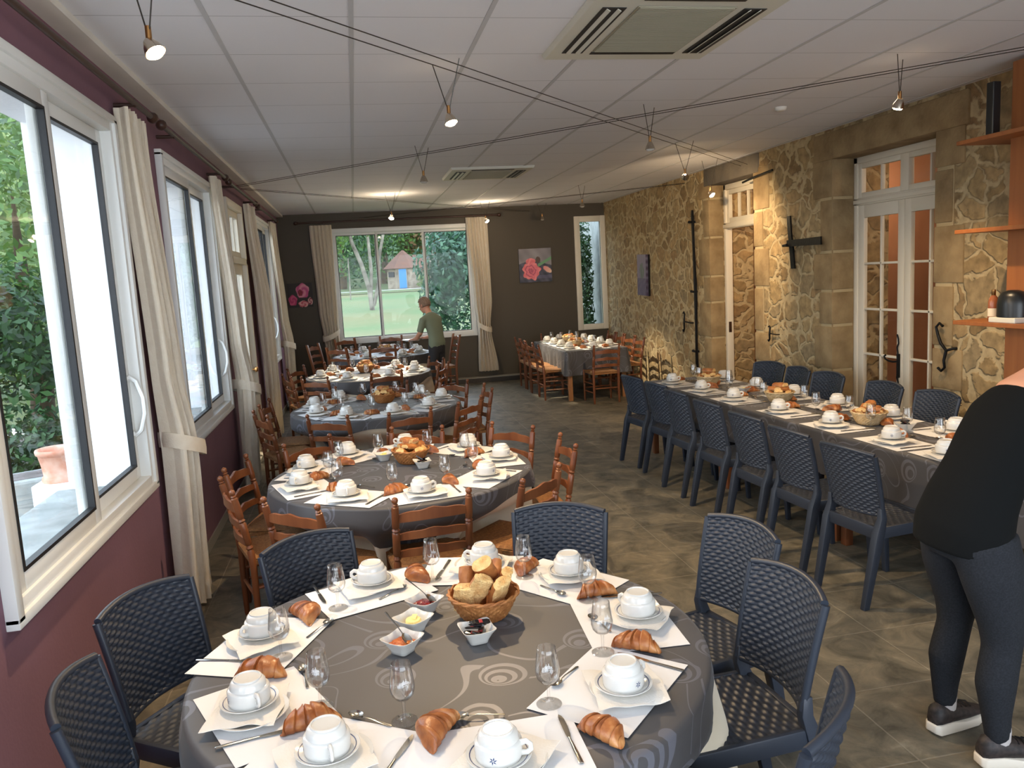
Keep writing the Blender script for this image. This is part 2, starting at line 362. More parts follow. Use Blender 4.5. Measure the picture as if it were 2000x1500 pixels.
def thing(name, label, cat, loc=(0,0,0), rz=0, group=None, kind=None):
    o = bpy.data.objects.new(name, None); COL.objects.link(o); o.location = loc; o.rotation_euler = (0, 0, rz); o.empty_display_size = .1
    return tag(o, label, cat, group, kind)
def copy_tree(o, parent=None):
    c = o.copy(); COL.objects.link(c)
    if parent is not None: c.parent = parent; c.matrix_parent_inverse = o.matrix_parent_inverse
    for ch in o.children: copy_tree(ch, c)
    return c
PROTO = {}
def inst(key, maker, loc, rz, label, group, rx=0, ry=0, scale=1):
    """first call builds the thing, later calls copy it with all its parts"""
    if key in PROTO: o = copy_tree(PROTO[key])
    else: o = PROTO[key] = maker()
    o.location = loc; o.rotation_euler = (rx, ry, rz); o.scale = scale if isinstance(scale, tuple) else (scale,)*3
    o['label'] = label
    if group: o['group'] = group
    elif 'group' in o: del o['group']
    return o
def Rz(a): return Matrix.Rotation(a, 3, 'Z')
def sstep(a, b, x):
    t = min(1, max(0, (x-a)/(b-a))); return t*t*(3-2*t)

# ------------------------------------------------------------------ room shell
XL, XR, YB, YF, ZC = -1.22, 4.65, 14.4, -1.6, 3.15
def struct(name, mb, m, label, cat, **k):
    return tag(mb.build(name, m, None, **k), label, cat, None, 'structure')
struct('floor', MB().box(XL-.5, YF, -.12, XR+.6, YB+.3, 0), 'slate_floor', 'grey brown slate look tiled floor of the dining room', 'floor', smooth=0)
struct('ceiling', MB().box(XL-.5, YF, ZC, XR+.6, YB+.3, ZC+.12), 'ceiling_tile', 'white suspended ceiling of large tiles', 'ceiling', smooth=0)
g = MB()
for k in range(-2, 8):
    x = .085+.643*k; g.box(x-.012, YF, ZC-.004, x+.012, YB, ZC)
struct('trim_1', g, 'rail_grey', 'long white rails between the ceiling tiles', 'ceiling rail', smooth=0)
struct('trim_2', MB().box(XL, YF, ZC-.035, XL+.11, YB, ZC), 'white_paint', 'white ledge where the ceiling meets the mauve wall', 'trim', smooth=0)
WT = .42   # left wall thickness
wins = [(-.35, 1.55), (2.80, 4.70), (5.74, 7.62), (10.9, 12.62)]
door = (8.55, 9.72)
def wall_with(name, y0, y1, holes, xa, xb, m, label):
    b = MB(); y = y0
    for a, c, z0, z1 in sorted(holes):
        b.box(xa, y, 0, xb, a, ZC)
        if z0 > 0: b.box(xa, a, 0, xb, c, z0)
        b.box(xa, a, z1, xb, c, ZC); y = c
    b.box(xa, y, 0, xb, y1, ZC)
    return struct(name, b, m, label, 'wall', smooth=0)
holesL = [(a, b, .86, 2.85) for a, b in wins]+[(door[0], door[1], 0, 2.86)]
wall_with('wall_left', YF, YB, holesL, XL-.03, XL, 'wall_mauve', 'mauve painted wall with the row of garden windows')
wall_with('wall_left_outer', YF, YB, holesL, XL-WT, XL-.031, 'white_render', 'white rendered deep outside reveals of the garden windows')
b = MB()   # back wall, big window and slit window
for x0, z0, x1, z1 in ((XL-.5, 0, -.36, ZC), (-.36, 0, 2.16, .86), (-.36, 2.88, 2.16, ZC), (2.16, 0, 4.09, ZC), (4.09, 0, 4.65, .84), (4.09, 2.9, 4.65, ZC), (4.65, 0, XR+.6, ZC)):
    b.box(x0, YB, z0, x1, YB+.28, z1)
struct('wall_back', b, 'wall_dark', 'dark brown end wall around the big garden window', 'wall', smooth=0)
struct('baseboard_back', MB().box(XL, YB-.16, 0, XR, YB, .085).box(XL, YB-.17, .085, XR, YB, .1, 1), ['plinth', 'tile_base'], 'low dark plinth with a pale edge along the dark end wall', 'plinth', smooth=0)
struct('baseboard_left', MB().box(XL, YF, 0, XL+.012, door[0], .075).box(XL, door[1], 0, XL+.012, YB, .075), 'tile_base', 'grey tile skirting below the mauve wall', 'skirting', smooth=0)
D1, D2 = (8.72, 9.93), (5.74, 7.17)
b = MB(); y = YF
for a, c, z1 in ((D2[0], D2[1], 2.88), (D1[0], D1[1], 3.0)):
    b.box(XR, y, 0, XR+.62, a, ZC); b.box(XR, a, z1, XR+.62, c, ZC); y = c
b.box(XR, y, 0, XR+.62, YB, ZC)
struct('wall_right', b, 'rubble_stone', 'rough rubble stone wall along the dining room', 'wall', smooth=0)
b = MB()
for x0, z0, x1, z1 in ((XL-.5, 0, -.9, ZC), (-.9, 0, 4.2, .3), (-.9, 2.9, 4.2, ZC), (4.2, 0, XR+.6, ZC)): b.box(x0, YF-.25, z0, x1, YF, z1)  # out of view; the wide opening is added to let skylight in
struct('wall_rear', b, 'white_paint', 'unseen wall behind the photographer with a wide opening added for daylight', 'wall', smooth=0)
portal((1.65, YF-.2, 1.6), (5.1, 2.6), (-PI/2, 0, 0)); portal((.9, YB+.25, 1.87), (2.5, 2.0), (PI/2, 0, 0))
for a, c in wins: portal((XL-WT, (a+c)/2, 1.85), (2.0, c-a), (0, -PI/2, 0))
# hallway behind the stone wall
b = MB().box(6.75, 4.2, 0, 6.85, 12.0, 3.1).box(5.27, 4.1, 0, 6.85, 4.2, 3.1).box(5.27, 12.0, 0, 6.85, 12.1, 3.1)
struct('wall_hall', b, 'hall_wall', 'orange lit hallway wall seen through the glazed doors', 'wall', smooth=0)
struct('floor_hall', MB().box(5.27, 4.1, -.1, 6.85, 12.1, 0), 'hall_floor', 'brown hallway floor behind the glazed doors', 'floor', smooth=0)
struct('ceiling_hall', MB().box(5.27, 4.1, 3.1, 6.85, 12.1, 3.2), 'white_paint', 'hallway ceiling behind the glazed doors', 'ceiling', smooth=0)
def point(loc, e, col, r=.06, name='hall_light'):
    d = bpy.data.lights.new(name, 'POINT'); d.energy = e; d.color = col; d.shadow_soft_size = r
    o = bpy.data.objects.new(name, d); o.location = loc; COL.objects.link(o); return o
point((6.0, 6.4, 2.7), 9, (1, .70, .46)); point((6.0, 9.6, 2.7), 15, (1, .66, .40))

# dressed quoins round the two doorways: big blocks with lime joints
def quoins(name, y, side, x1, z1, seed, label):
    r = random.Random(seed); b = MB(); z = 0; k = 0
    while z < z1-.02:
        h = r.uniform(.34, .52); h = h if z+h < z1-.2 else z1-z
        w_ = (.17 if k % 2 else .30)+r.uniform(0, .05); y0, y1 = (y, y+w_) if side > 0 else (y-w_, y)
        b.box(XR-.012, y0-(.011 if side > 0 else 0), z+.014, x1, y1+(0 if side > 0 else .011), z+h-.014)
        z += h; k += 1
    b.box(XR-.003, min(y, y+side*.2)-.002, 0, x1, max(y, y+side*.2)+.002, z1, 1)
    return struct(name, b, ['quoin', 'quoin_mortar'], label, 'door surround', bev=.01, seg=2)
quoins('trim_3', D2[1], 1, 4.88, 2.88, 3, 'dressed stone blocks at the far side of the closed glazed doors')
quoins('trim_4', D2[0], -1, 4.88, 2.88, 4, 'dressed stone blocks at the near side of the closed glazed doors')
quoins('trim_5', D1[1], 1, 4.84, 3.0, 5, 'dressed stone blocks at the far side of the open doorway')
quoins('trim_6', D1[0], -1, 4.84, 3.0, 8, 'pale stone blocks between the open doorway and the black iron cross')
struct('trim_7', MB().box(XR-.02, D2[0]-.34, 2.86, 4.95, D2[1]+.3, 3.12), 'quoin', 'long stone lintel over the closed glazed doors', 'lintel', bev=.012)
struct('trim_8', MB().box(XR-.02, D1[0]-.12, 2.93, 4.9, D1[1]+.12, 3.149), 'lintel', 'grey lintel over the open doorway', 'lintel', bev=.01)

# white joinery in the stone wall
def panes(b, y0, y1, z0, z1, ny, nz, x0, x1, bar=.022):
    for i in range(1, ny): yy = y0+(y1-y0)*i/ny; b.box(x0+.006, yy-bar/2, z0, x1-.006, yy+bar/2, z1)
    for i in range(1, nz): zz = z0+(z1-z0)*i/nz; b.box(x0+.006, y0, zz-bar/2, x1-.006, y1, zz+bar/2)
def ringbox(b, y0, y1, z0, z1, x0, x1, w_, wb=None, wt=None):
    wb = wb or w_; wt = wt or w_
    b.box(x0, y0, z0, x1, y0+w_, z1); b.box(x0, y1-w_, z0, x1, y1, z1); b.box(x0, y0+w_, z0, x1, y1-w_, z0+wb); b.box(x0, y0+w_, z1-wt, x1, y1-w_, z1)
d2 = thing('door_2', 'closed white double doors with small glass panes in the stone wall', 'door', (4.88, 0, 0), 0, None, 'structure')
y0, y1 = D2; ym = 6.44
b = MB(); b.box(0, y0, 0, .07, y0+.06, 2.86); b.box(0, y1-.06, 0, .07, y1, 2.86); b.box(0, y0, 2.80, .07, y1, 2.86); b.box(0, y0, 2.40, .07, y1, 2.47)
b.box(-.012, y0, 2.415, .02, y1, 2.455)
b.build('frame', 'cream_paint', d2, bev=.006)
tr_ = MB(); ringbox(tr_, y0+.06, ym, 2.47, 2.80, .01, .06, .05); ringbox(tr_, ym, y1-.06, 2.47, 2.80, .01, .06, .05)
tr_.box(.006, ym-.055, 2.475, .064, ym+.055, 2.795); panes(tr_, y0+.11, ym-.05, 2.5, 2.77, 2, 1, .01, .06); panes(tr_, ym+.05, y1-.11, 2.5, 2.77, 2, 1, .01, .06)
o = tr_.build('transom', 'cream_paint', d2, bev=.004); MB().box(.033, y0+.1, 2.5, .037, y1-.1, 2.77).build('glass', 'pane', o, smooth=0)
for a, c in ((y0+.06, ym-.002), (ym+.002, y1-.06)):
    b = MB(); ringbox(b, a, c, .02, 2.40, .012, .055, .085, .5, .12); panes(b, a+.085, c-.085, .52, 2.28, 2, 4, .012, .055)
    b.box(.004, a+.09, .12, .02, c-.09, .44)
    o = b.build('door_leaf', 'cream_paint', d2, bev=.004)
    MB().box(.031, a+.08, .5, .035, c-.08, 2.3).build('glass', 'pane', o, smooth=0)
b = MB()
zz = np.linspace(.62, 1.18, 15); b.tube([(-.006, ym+.045+.012*math.sin(i*1.9)*(1 if i < 5 or i > 9 else .2), z) for i, z in enumerate(zz)], .008, 6)
b.box(-.012, ym+.034, .78, .012, ym+.056, 1.0); b.tube([(-.01, ym+.045, .93), (-.055, ym+.05, .93), (-.06, ym+.1, .935), (-.06, ym+.15, .95), (-.06, ym+.165, .975), (-.06, ym+.145, .985)], [.008, .009, .009, .008, .008, .009], 8)
o = b.build('handle', 'iron', d2); o['label'] = 'wrought black iron latch handle'
d1 = thing('door_1', 'open doorway with white frame and orange lit passage behind', 'door', (4.85, 0, 0), 0, None, 'structure')
y0, y1 = D1
b = MB(); b.box(0, y0, 0, .09, y0+.06, 2.93); b.box(0, y1-.06, 0, .09, y1, 2.93); b.box(0, y0, 2.36, .09, y1, 2.44); b.box(0, y0, 2.86, .09, y1, 2.93); b.box(-.015, y0, 2.37, .03, y1, 2.42)
b.build('frame', 'cream_paint', d1, bev=.006)
b = MB(); ringbox(b, y0+.06, y1-.06, 2.44, 2.86, .02, .07, .06); panes(b, y0+.12, y1-.12, 2.5, 2.8, 4, 1, .02, .07)
o = b.build('transom', 'cream_paint', d1, bev=.004); MB().box(.043, y0+.1, 2.48, .047, y1-.1, 2.82).build('glass', 'pane', o, smooth=0)
MB().box(.02, y1-.063, 1.0, .06, y1-.058, 1.14).build('strike_plate', 'steel', d1, smooth=0)

# sliding garden windows in the left wall
def sliding(name, a, c, label, handle_y):
    w_ = thing(name, label, 'window', (XL, 0, 0), 0, None, 'structure'); z0, z1 = .86, 2.85
    b = MB(); ringbox(b, a, c, z0, z1, -.07, .03, .065); b.box(.0, a-.02, z0-.02, .045, c+.02, z0+.02); b.box(.0, a-.02, z1-.02, .045, c+.02, z1+.02)
    b.box(.0, a-.02, z0, .045, a+.03, z1); b.box(.0, c-.03, z0, .045, c+.02, z1)
    b.build('frame', 'white_alu', w_, bev=.004)
    m_ = (a+c)/2
    for i, (s0, s1, x0) in enumerate(((a+.06, m_+.035, -.012), (m_-.035, c-.06, -.055))):
        b = MB(); ringbox(b, s0, s1, z0+.065, z1-.065, x0, x0+.03, .075); o = b.build('sash', 'white_alu', w_, bev=.004)
        b = MB(); ringbox(b, s0+.068, s1-.068, z0+.133, z1-.133, x0+.004, x0+.034, .014); b.build('gasket', 'black_rubber', o, smooth=0)
        MB().box(x0+.013, s0+.075, z0+.14, x0+.017, s1-.075, z1-.14).build('glass', 'pane', o, smooth=0)
    if handle_y:
        b = MB()
        for sgn in (1, -.55):
            b.tube([(-.02, handle_y, 1.16), (-.02+.035*sgn, handle_y, 1.19), (-.02+.062*sgn, handle_y, 1.28), (-.02+.062*sgn, handle_y, 1.37), (-.02+.035*sgn, handle_y, 1.46), (-.02, handle_y, 1.49)], .012, 8)
        b.build('handle', 'white_alu', w_)
    b = MB().box(-WT-.06, a-.0, z0-.05, -.071, c+.0, z0+.015); b.build('sill', 'stone_slab', w_, smooth=0)
    return w_
sliding('window_1', *wins[1], 'white sliding window nearest the camera, green bush outside', 4.60)
sliding('window_2', *wins[2], 'white sliding window between the first and second curtains', 7.52)
sliding('window_3', *wins[3], 'white sliding window beyond the glazed garden door, close to the dark corner', 12.5)
sliding('window_4', *wins[0], 'unseen white sliding window beside the photographer, added for more daylight', None)  # out of view, added to bring in more daylight
# garden door between second and third curtain
d3 = thing('door_3', 'cream glazed garden door between the second and third curtains', 'door', (XL, 0, 0), 0, None, 'structure')
b = MB(); ringbox(b, door[0], door[1], 0, 2.86, -.09, .03, .08, .02); b.box(-.09, door[0], 2.2, .03, door[1], 2.27); b.build('frame', 'cream_paint', d3, bev=.006)
b = MB(); ringbox(b, door[0]+.08, door[1]-.08, .02, 2.2, -.06, -.02, .11, .75); panes(b, door[0]+.19, door[1]-.19, .77, 2.09, 2, 1, -.06, -.02, .05)
o = b.build('door_leaf', 'cream_paint', d3, bev=.005); MB().box(-.042, door[0]+.18, .75, -.038, door[1]-.18, 2.1).build('glass', 'pane', o, smooth=0)
b = MB().lathe([(.0, 0), (.012, 0), (.012, .03), (.03, .04), (.033, .06), (.02, .075), (.0, .078)], 16); o = b.build('knob', 'brass', d3, M=Matrix.Translation((-.02, door[1]-.17, 1.0)) @ Matrix.Rotation(PI/2, 4, 'Y'))
b = MB(); ringbox(b, door[0]+.09, door[1]-.09, 2.27, 2.78, -.06, -.02, .07); panes(b, door[0]+.16, door[1]-.16, 2.34, 2.71, 3, 1, -.06, -.02, .03); o = b.build('transom', 'cream_paint', d3, bev=.005)
MB().box(-.042, door[0]+.15, 2.33, -.038, door[1]-.15, 2.72).build('glass', 'pane', o, smooth=0)
# big garden window and slit window in the dark wall
w5 = thing('window_5', 'wide three pane white window facing the lawn', 'window', (0, YB, 0), 0, None, 'structure')
def ringx(b, x0, x1, z0, z1, ya, yb, w_, wb=None):
    wb = wb or w_
    b.box(x0, ya, z0, x0+w_, yb, z1); b.box(x1-w_, ya, z0, x1, yb, z1); b.box(x0+w_, ya, z0, x1-w_, yb, z0+wb); b.box(x0+w_, ya, z1-w_, x1-w_, yb, z1)
b = MB(); ringx(b, -.36, 2.16, .86, 2.88, -.03, .07, .075, .09); b.build('frame', 'white_alu', w5, bev=.004)
for i, (s0, s1) in enumerate(((-.29, .47), (.41, 1.31), (1.25, 2.09))):
    y0_ = (0.0, .03, 0.0)[i]
    b = MB(); ringx(b, s0, s1, .93, 2.80, y0_, y0_+.028, .045); o = b.build('sash', 'white_alu', w5, bev=.003)
    b = MB(); ringx(b, s0+.04, s1-.04, .97, 2.76, y0_-.003, y0_+.03, .01); b.build('gasket', 'black_rubber', o, smooth=0)
    MB().box(s0+.045, y0_+.012, .975, s1-.045, y0_+.016, 2.755).build('glass', 'pane', o, smooth=0)
w6 = thing('window_6', 'tall narrow white window at the corner by the stone wall', 'window', (0, YB, 0), 0, None, 'structure')
b = MB(); ringx(b, 4.06, 4.66, .82, 2.92, -.03, .06, .105); b.build('frame', 'cream_paint', w6, bev=.006)
MB().box(4.16, .01, .92, 4.56, .014, 2.82).build('glass', 'pane', w6, smooth=0)
b = MB(); ringx(b, 4.158, 4.562, .918, 2.822, -.01, .03, .008); b.build('gasket', 'black_rubber', w6, smooth=0)
# ------------------------------------------------------------------ chairs
def weave(u, v, nc, nr):
    """height of a basket weave at (u, v): short wefts laid like bricks, dark gaps between them"""
    r = math.floor(v*nr); fv = v*nr-r
    a = math.cos(PI*(u*nc+r)); return (math.sin(PI*min(max(fv, 0), 1)) ** .6)*(.08+.92*math.sqrt(max(0, (.45+a)/1.45)))
def woven_panel(fn, nrm, nc, nr, th, amp, su=4, sv=4):
    """fn(u,v) middle surface point, both faces woven, edges closed"""
    U, V = nc*su, nr*sv; b = MB()
    def P(side):
        def q(u, v):
            e = 0 if (u in (0, 1) or v in (0, 1)) else weave(u, v if v < 1 else .9999, nc, nr)
            p = fn(u, v); n = nrm(u, v); return p + n*side*(th/2 + amp*e)
        return q
    b.grid(U, V, P(1)); b.grid(U, V, P(-1))
    off = (U+1)*(V+1)
    ed = [i for i in range(U+1)]+[j*(U+1)+U for j in range(1, V+1)]+[V*(U+1)+i for i in range(U-1, -1, -1)]+[j*(U+1) for j in range(V-1, 0, -1)]
    b.f += [(ed[k], ed[(k+1) % len(ed)], ed[(k+1) % len(ed)]+off, ed[k]+off) for k in range(len(ed))]; b.m += [0]*len(ed)
    return b
def rattan_chair():
    t = thing('rattan_chair', '-', 'chair')
    HT = .875
    def back(u, v, ex=0):
        x = (u-.5)*2; z = .515+(HT-.02*x*x-.515)*v; yy = -.205-.085*((z-.45)/.425)**1.3+.045*x*x
        return Vector((x*(.186+.016*v), yy, z))
    def bn(u, v):
        x = (u-.5)*2; n = Vector((.45*x, -1, -.15)); n.normalize(); return n
    woven_panel(back, bn, 18, 23, .013, .006).build('backrest', 'rattan', t, 60)
    b = MB()   # plain rim of the backrest
    for s in (0, 1):
        b.tube([back(s, v)+Vector((.006*(2*s-1), 0, 0)) for v in (0, .2, .4, .6, .8, .95, 1.0)], .0115, 8, flat=1.3)
    b.tube([back(u, 1.0)+Vector((0, 0, .004)) for u in np.linspace(0, 1, 13)], .013, 8); b.tube([back(u, 0) for u in np.linspace(0, 1, 13)], .012, 8)
    b.build('back_frame', 'rattan', t, 60)
    for s in (-1, 1):   # rear legs sweep up into the back
        pts = [((.188*s, -.285, 0), .017), ((.19*s, -.245, .2), .02), ((.192*s, -.2, .42), .024), ((.192*s, -.175, .5), .018), ((.19*s, -.18, .56), .014)]
        R = [[(p[0]-q, p[1]-q*1.15, p[2]), (p[0]+q, p[1]-q*1.15, p[2]), (p[0]+q, p[1]+q*1.15, p[2]), (p[0]-q, p[1]+q*1.15, p[2])] for p, q in pts]
        MB().loft(R).build('leg', 'rattan', t, bev=.005)
        R = [[(x-q, y-q, z), (x+q, y-q, z), (x+q, y+q, z), (x-q, y+q, z)] for x, y, z, q in ((.188*s, .225, 0, .016), (.19*s, .2, .41, .023))]
        MB().loft(R).build('leg', 'rattan', t, bev=.005)
    woven_panel(lambda u, v: Vector(((u-.5)*2*(.19+.016*v), -.2+.435*v, .443-.012*math.sin(PI*u)*math.sin(PI*v))), lambda u, v: Vector((0, 0, 1)), 14, 20, .012, .005).build('seat', 'rattan', t, 60)
    b = MB(); b.box(-.205, -.215, .385, .205, -.19, .455); b.box(-.212, .212, .39, .212, .237, .455)
    for s in (-1, 1): b.loft([[(s*.185, -.2, .39), (s*.207, -.2, .39), (s*.207, -.2, .455), (s*.185, -.2, .455)], [(s*.19, .235, .39), (s*.214, .235, .39), (s*.214, .235, .455), (s*.19, .235, .455)]])
    b.build('seat_frame', 'rattan', t, bev=.006)
    return t
def ladder_chair(tall=False):
    t = thing('ladder_back_chair', '-', 'chair'); H = .98 if tall else .862; W = .19
    back = lambda z: -.185-.075*max(0, (z-.44)/.42)**1.2
    for s in (-1, 1):
        if tall:
            q = .018; R = [[(W*s-q, back(z)-q, z), (W*s+q, back(z)-q, z), (W*s+q, back(z)+q, z), (W*s-q, back(z)+q, z)] for z in (0, .2, .44, .6, .75, .88, H)]
            MB().loft(R).build('post', 'chair_wood', t, bev=.004)
        else:
            prof = [(0, .012), (.02, .016), (.2, .018), (.4, .019), (.5, .02), (.515, .014), (.525, .021), (.54, .014), (.55, .02), (.62, .0195), (.665, .02), (.672, .0145), (.682, .021), (.692, .0145), (.70, .019), (.735, .02), (.81, .0185), (.817, .009), (.823, .0165), (.829, .009), (.835, .0145), (.845, .0175), (.855, .0145), (H, .004)]
            MB().tube([(W*s, back(z), z) for z, r in prof], [r for z, r in prof], 12).build('post', 'chair_wood', t, 50)
        prof = [(0, .012), (.1, .016), (.22, .017), (.25, .019), (.26, .014), (.27, .019), (.4, .019), (.47, .017)]
        MB().tube([(.205*s, .2, z) for z, r in prof], [r for z, r in prof], 10).build('leg', 'chair_wood', t, 50)
        for z in (.16, .29): MB().tube([(W*s, -.18, z), ((W+.205)/2*s, 0, z), (.205*s, .2, z)], [.009, .012, .009], 8).build('stretcher', 'chair_wood', t)
    for z in (.2, .32): MB().tube([(-.2, .2, z), (0, .2, z), (.2, .2, z)], [.009, .013, .009], 8).build('stretcher', 'chair_wood', t)
    MB().tube([(-.19, -.18, .22), (.19, -.18, .22)], .01, 8).build('stretcher', 'chair_wood', t)
    for zc, h in (((.56, .05), (.67, .05), (.78, .05), (.905, .07)) if tall else ((.555, .05), (.65, .05), (.755, .062))):
        def sec(u):
            x = u*.178; y = back(zc)-.028*(1-u*u); top = h*(.62+.38*math.cos(u*PI*.5)**.7+.10*math.cos(u*PI*2.5)*(1-abs(u)))-h*.5; bot = -h*.5+.006*math.cos(u*PI*.5)
            return [(x, y-.007, zc+bot), (x, y+.007, zc+bot), (x, y+.007, zc+top), (x, y-.007, zc+top)]
        MB().loft([sec(u) for u in np.linspace(-1, 1, 17)]).build('slat', 'chair_wood', t, 50)
    b = MB()   # rush seat woven towards the middle from four sides
    def st(u, v):
        x = (u-.5)*2; y = (v-.5)*2; k = max(abs(x), abs(y)); r = .012*(abs(abs(x)-abs(y)) < .06)
        e = 1 if k < .96 else 0
        return ((x*(.2+.012*y)), y*.2, .452+.018*e*(1-.35*k)-.006*r*80*(.02)+.0025*math.sin(k*70))
    b.grid(24, 24, st); b.box(-.2, -.198, .425, .2, .198, .449)
    b.build('seat', 'rush', t, 60)
    return t

# ------------------------------------------------------------------ tableware
def cup():
    t = thing('coffee_cup', '-', 'cup')
    b = MB().lathe([(.050, .004), (.054, .0), (.0565, .002), (.0575, .012), (.0575, .040), (.056, .044), (.050, .0465), (.0492, .05), (.0475, .060), (.042, .0665), (.0385, .068), (.038, .0725), (.0345, .073), (.0335, .0695), (.0, .069)], 32, cap=False)
    b.build('body', 'china', t, 50)
    pts = [(.054, 0, .038), (.068, 0, .043), (.078, 0, .036), (.079, 0, .024), (.070, 0, .015), (.055, 0, .013)]
    MB().tube(pts, [.0065, .0055, .005, .005, .0052, .006], 10, flat=1.35).build('handle', 'china', t, 60)
    b = MB()   # blue star on the side
    for k in range(6):
        a = 2*PI*k/6+.2
        def P(d, an): 
            ww = d*math.cos(an); zz = d*math.sin(an); th = -PI/2+ww/.0578; return (.0579*math.cos(th), .0579*math.sin(th), .022+zz)
        b.add([P(.001, a), P(.005, a-.35), P(.0105, a+.12), P(.005, a+.3)], [(0, 1, 2, 3)])
    o = b.build('star_emblem', 'china_blue', t, 0, fix=False); o['label'] = 'blue star emblem'
    return t
def saucer():
    t = thing('saucer', '-', 'saucer')
    MB().lathe([(0, .004), (.03, .004), (.034, .001), (.037, .001), (.05, .0045), (.066, .009), (.0785, .0145), (.08, .0155), (.079, .0168), (.066, .0118), (.05, .0075), (.04, .0065), (0, .0065)], 36, cap=False).build('dish', 'china', t, 60)
    o = MB().lathe([(.0690, .01315), (.0712, .01405)], 36, cap=False).build('blue_band', 'china_blue', t, 60, fix=False); o.location = (0, 0, .0004)
    o['label'] = 'thin blue band near the rim'
    return t
def plate():
    o = MB().lathe([(0, .004), (.055, .004), (.058, .0005), (.063, .0005), (.075, .006), (.10, .0165), (.1035, .018), (.103, .0196), (.098, .0186), (.074, .0085), (.06, .0068), (0, .0065)], 40, cap=False).build('dessert_plate', 'china', None, 60)
    return tag(o, '-', 'plate')
def napkin(seed):
    def mk():
        r = random.Random(seed); ph = [r.uniform(0, 6) for _ in range(4)]
        def P(side):
            def f(u, v):
                x, y = (u-.5)*.215, (v-.5)*.195; d = max(abs(x)/.1075, abs(y)/.0975)
                e = max(0, d-.62)**1.6
                z = e*(.022*math.sin(9*u+ph[0])*math.cos(7*v+ph[1])+.012*math.sin(14*v+ph[2]))-.012*e
                return (x+.004*math.sin(5*v+ph[3]), y+.004*math.sin(6*u+ph[2]), z+side*.0007)
            return f
        b = MB(); b.grid(14, 14, P(1)); b.grid(14, 14, P(-1))
        ed = [i for i in range(15)]+[j*15+14 for j in range(1, 15)]+[14*15+i for i in range(13, -1, -1)]+[j*15 for j in range(13, 0, -1)]
        b.f += [(ed[k], ed[(k+1) % len(ed)], ed[(k+1) % len(ed)]+225, ed[k]+225) for k in range(len(ed))]; b.m += [0]*len(ed)
        o = b.build('paper_napkin', 'napkin', None, 60); return tag(o, '-', 'napkin')
    return mk
def placemat(seed):
    def mk():
        r = random.Random(seed); ph = r.uniform(0, 6)
        b = MB(); f = lambda u, v, s: ((u-.5)*.42, (v-.5)*.30, .0006*math.sin(5*u+ph)*math.sin(4*v)+s)
        b.grid(10, 8, lambda u, v: f(u, v, .0012)); b.grid(10, 8, lambda u, v: f(u, v, .0007))
        o = b.build('paper_placemat', 'paper', None, 60); return tag(o, '-', 'placemat')
    return mk
def wine_glass():
    t = thing('wine_glass', '-', 'glass')
    out = [(.035, .0), (.0352, .0015), (.03, .0028), (.012, .005), (.0055, .009), (.0042, .02), (.0042, .045), (.0055, .056), (.010, .0605), (.021, .0665), (.0295, .077), (.0335, .092), (.0335, .104), (.0305, .128), (.0270, .152), (.0258, .164)]
    inn = [(.0252, .1644), (.0264, .152), (.0298, .128), (.0327, .104), (.0327, .092), (.0287, .0775), (.020, .0675), (.0, .0635)]
    MB().lathe([(0, .0)]+out[:8]+[(.006, .0585)], 28, cap=False).build('stem', 'wine_glass', t, 60)
    MB().lathe([(.006, .0585)]+out[8:]+inn, 28, cap=False).build('bowl', 'wine_glass', t, 60)
    b = MB()
    def P(w_, z): a = -PI/2+w_/.0308; rr = .0322-(z-.11)*.115; return (rr*math.cos(a), rr*math.sin(a), z)
    def q(x0, z0, x1, z1): b.add([P(x0, z0), P(x1, z0), P(x1, z1), P(x0, z1)], [(0, 1, 2, 3)])
    for x, h in ((-.009, .008), (-.0065, .012), (-.0045, .007), (-.002, .009), (.0005, .014), (.003, .008), (.0055, .006), (.008, .005)): q(x, .1175, x+.0014, .1175+h)
    q(-.012, .1165, .012, .1172)
    for x in (-.008, -.0045, -.001, .0025, .006): q(x, .1115, x+.0008, .1155); q(x, .1148, x+.002, .1155)
    o = b.build('etched_mark', 'etch', t, 0, fix=False); o['label'] = 'small white etched building mark with lettering'
    return t
def knife():
    t = thing('table_knife', '-', 'knife')
    R = [[(x+.0*s, y, z) for x, y, z in ((-w_, yy, .002), (-w_*.6, yy, .002-h), (w_*.6, yy, .002-h), (w_, yy, .002), (w_*.6, yy, .002+h), (-w_*.6, yy, .002+h))] for s, (yy, w_, h) in enumerate(((-.11, .005, .0014), (-.107, .0068, .0018), (-.06, .0058, .0019), (-.01, .0042, .0019), (0, .0048, .0016)))]
    MB().loft(R).build('handle', 'steel', t, 50)
    R = [[(a, yy, .0013), (b_, yy, .0017), (b_, yy, .0024), (a, yy, .0026)] for yy, a, b_ in ((0, -.0045, .0045), (.012, -.0055, .007), (.05, -.0055, .0095), (.085, -.005, .009), (.1, -.003, .006), (.108, -.0005, .001))]
    MB().loft(R).build('blade', 'steel', t, 50)
    return t
def spoon():
    t = thing('teaspoon', '-', 'spoon')
    R = []
    for yy, w_, z, h in ((-.07, .003, .0012, .0008), (-.066, .0048, .0014, .0009), (-.04, .0038, .003, .001), (0, .0024, .006, .0013), (.02, .0022, .005, .0013), (.03, .004, .0035, .001)):
        R.append([(-w_, yy, z), (0, yy, z-h), (w_, yy, z), (0, yy, z+h)])
    MB().loft(R).build('handle', 'steel', t, 50)
    b = MB()
    def f(s):
        def q(u, v):
            a = 2*PI*u; r = v; x = .0155*r*math.cos(a); y = .05+.023*r*math.sin(a); return (x, y, .0012+.0065*r*r+s*.0007)
        return q
    b.grid(20, 6, f(0), True); b.grid(20, 6, f(1), True); b.build('bowl', 'steel', t, 70)
    return t
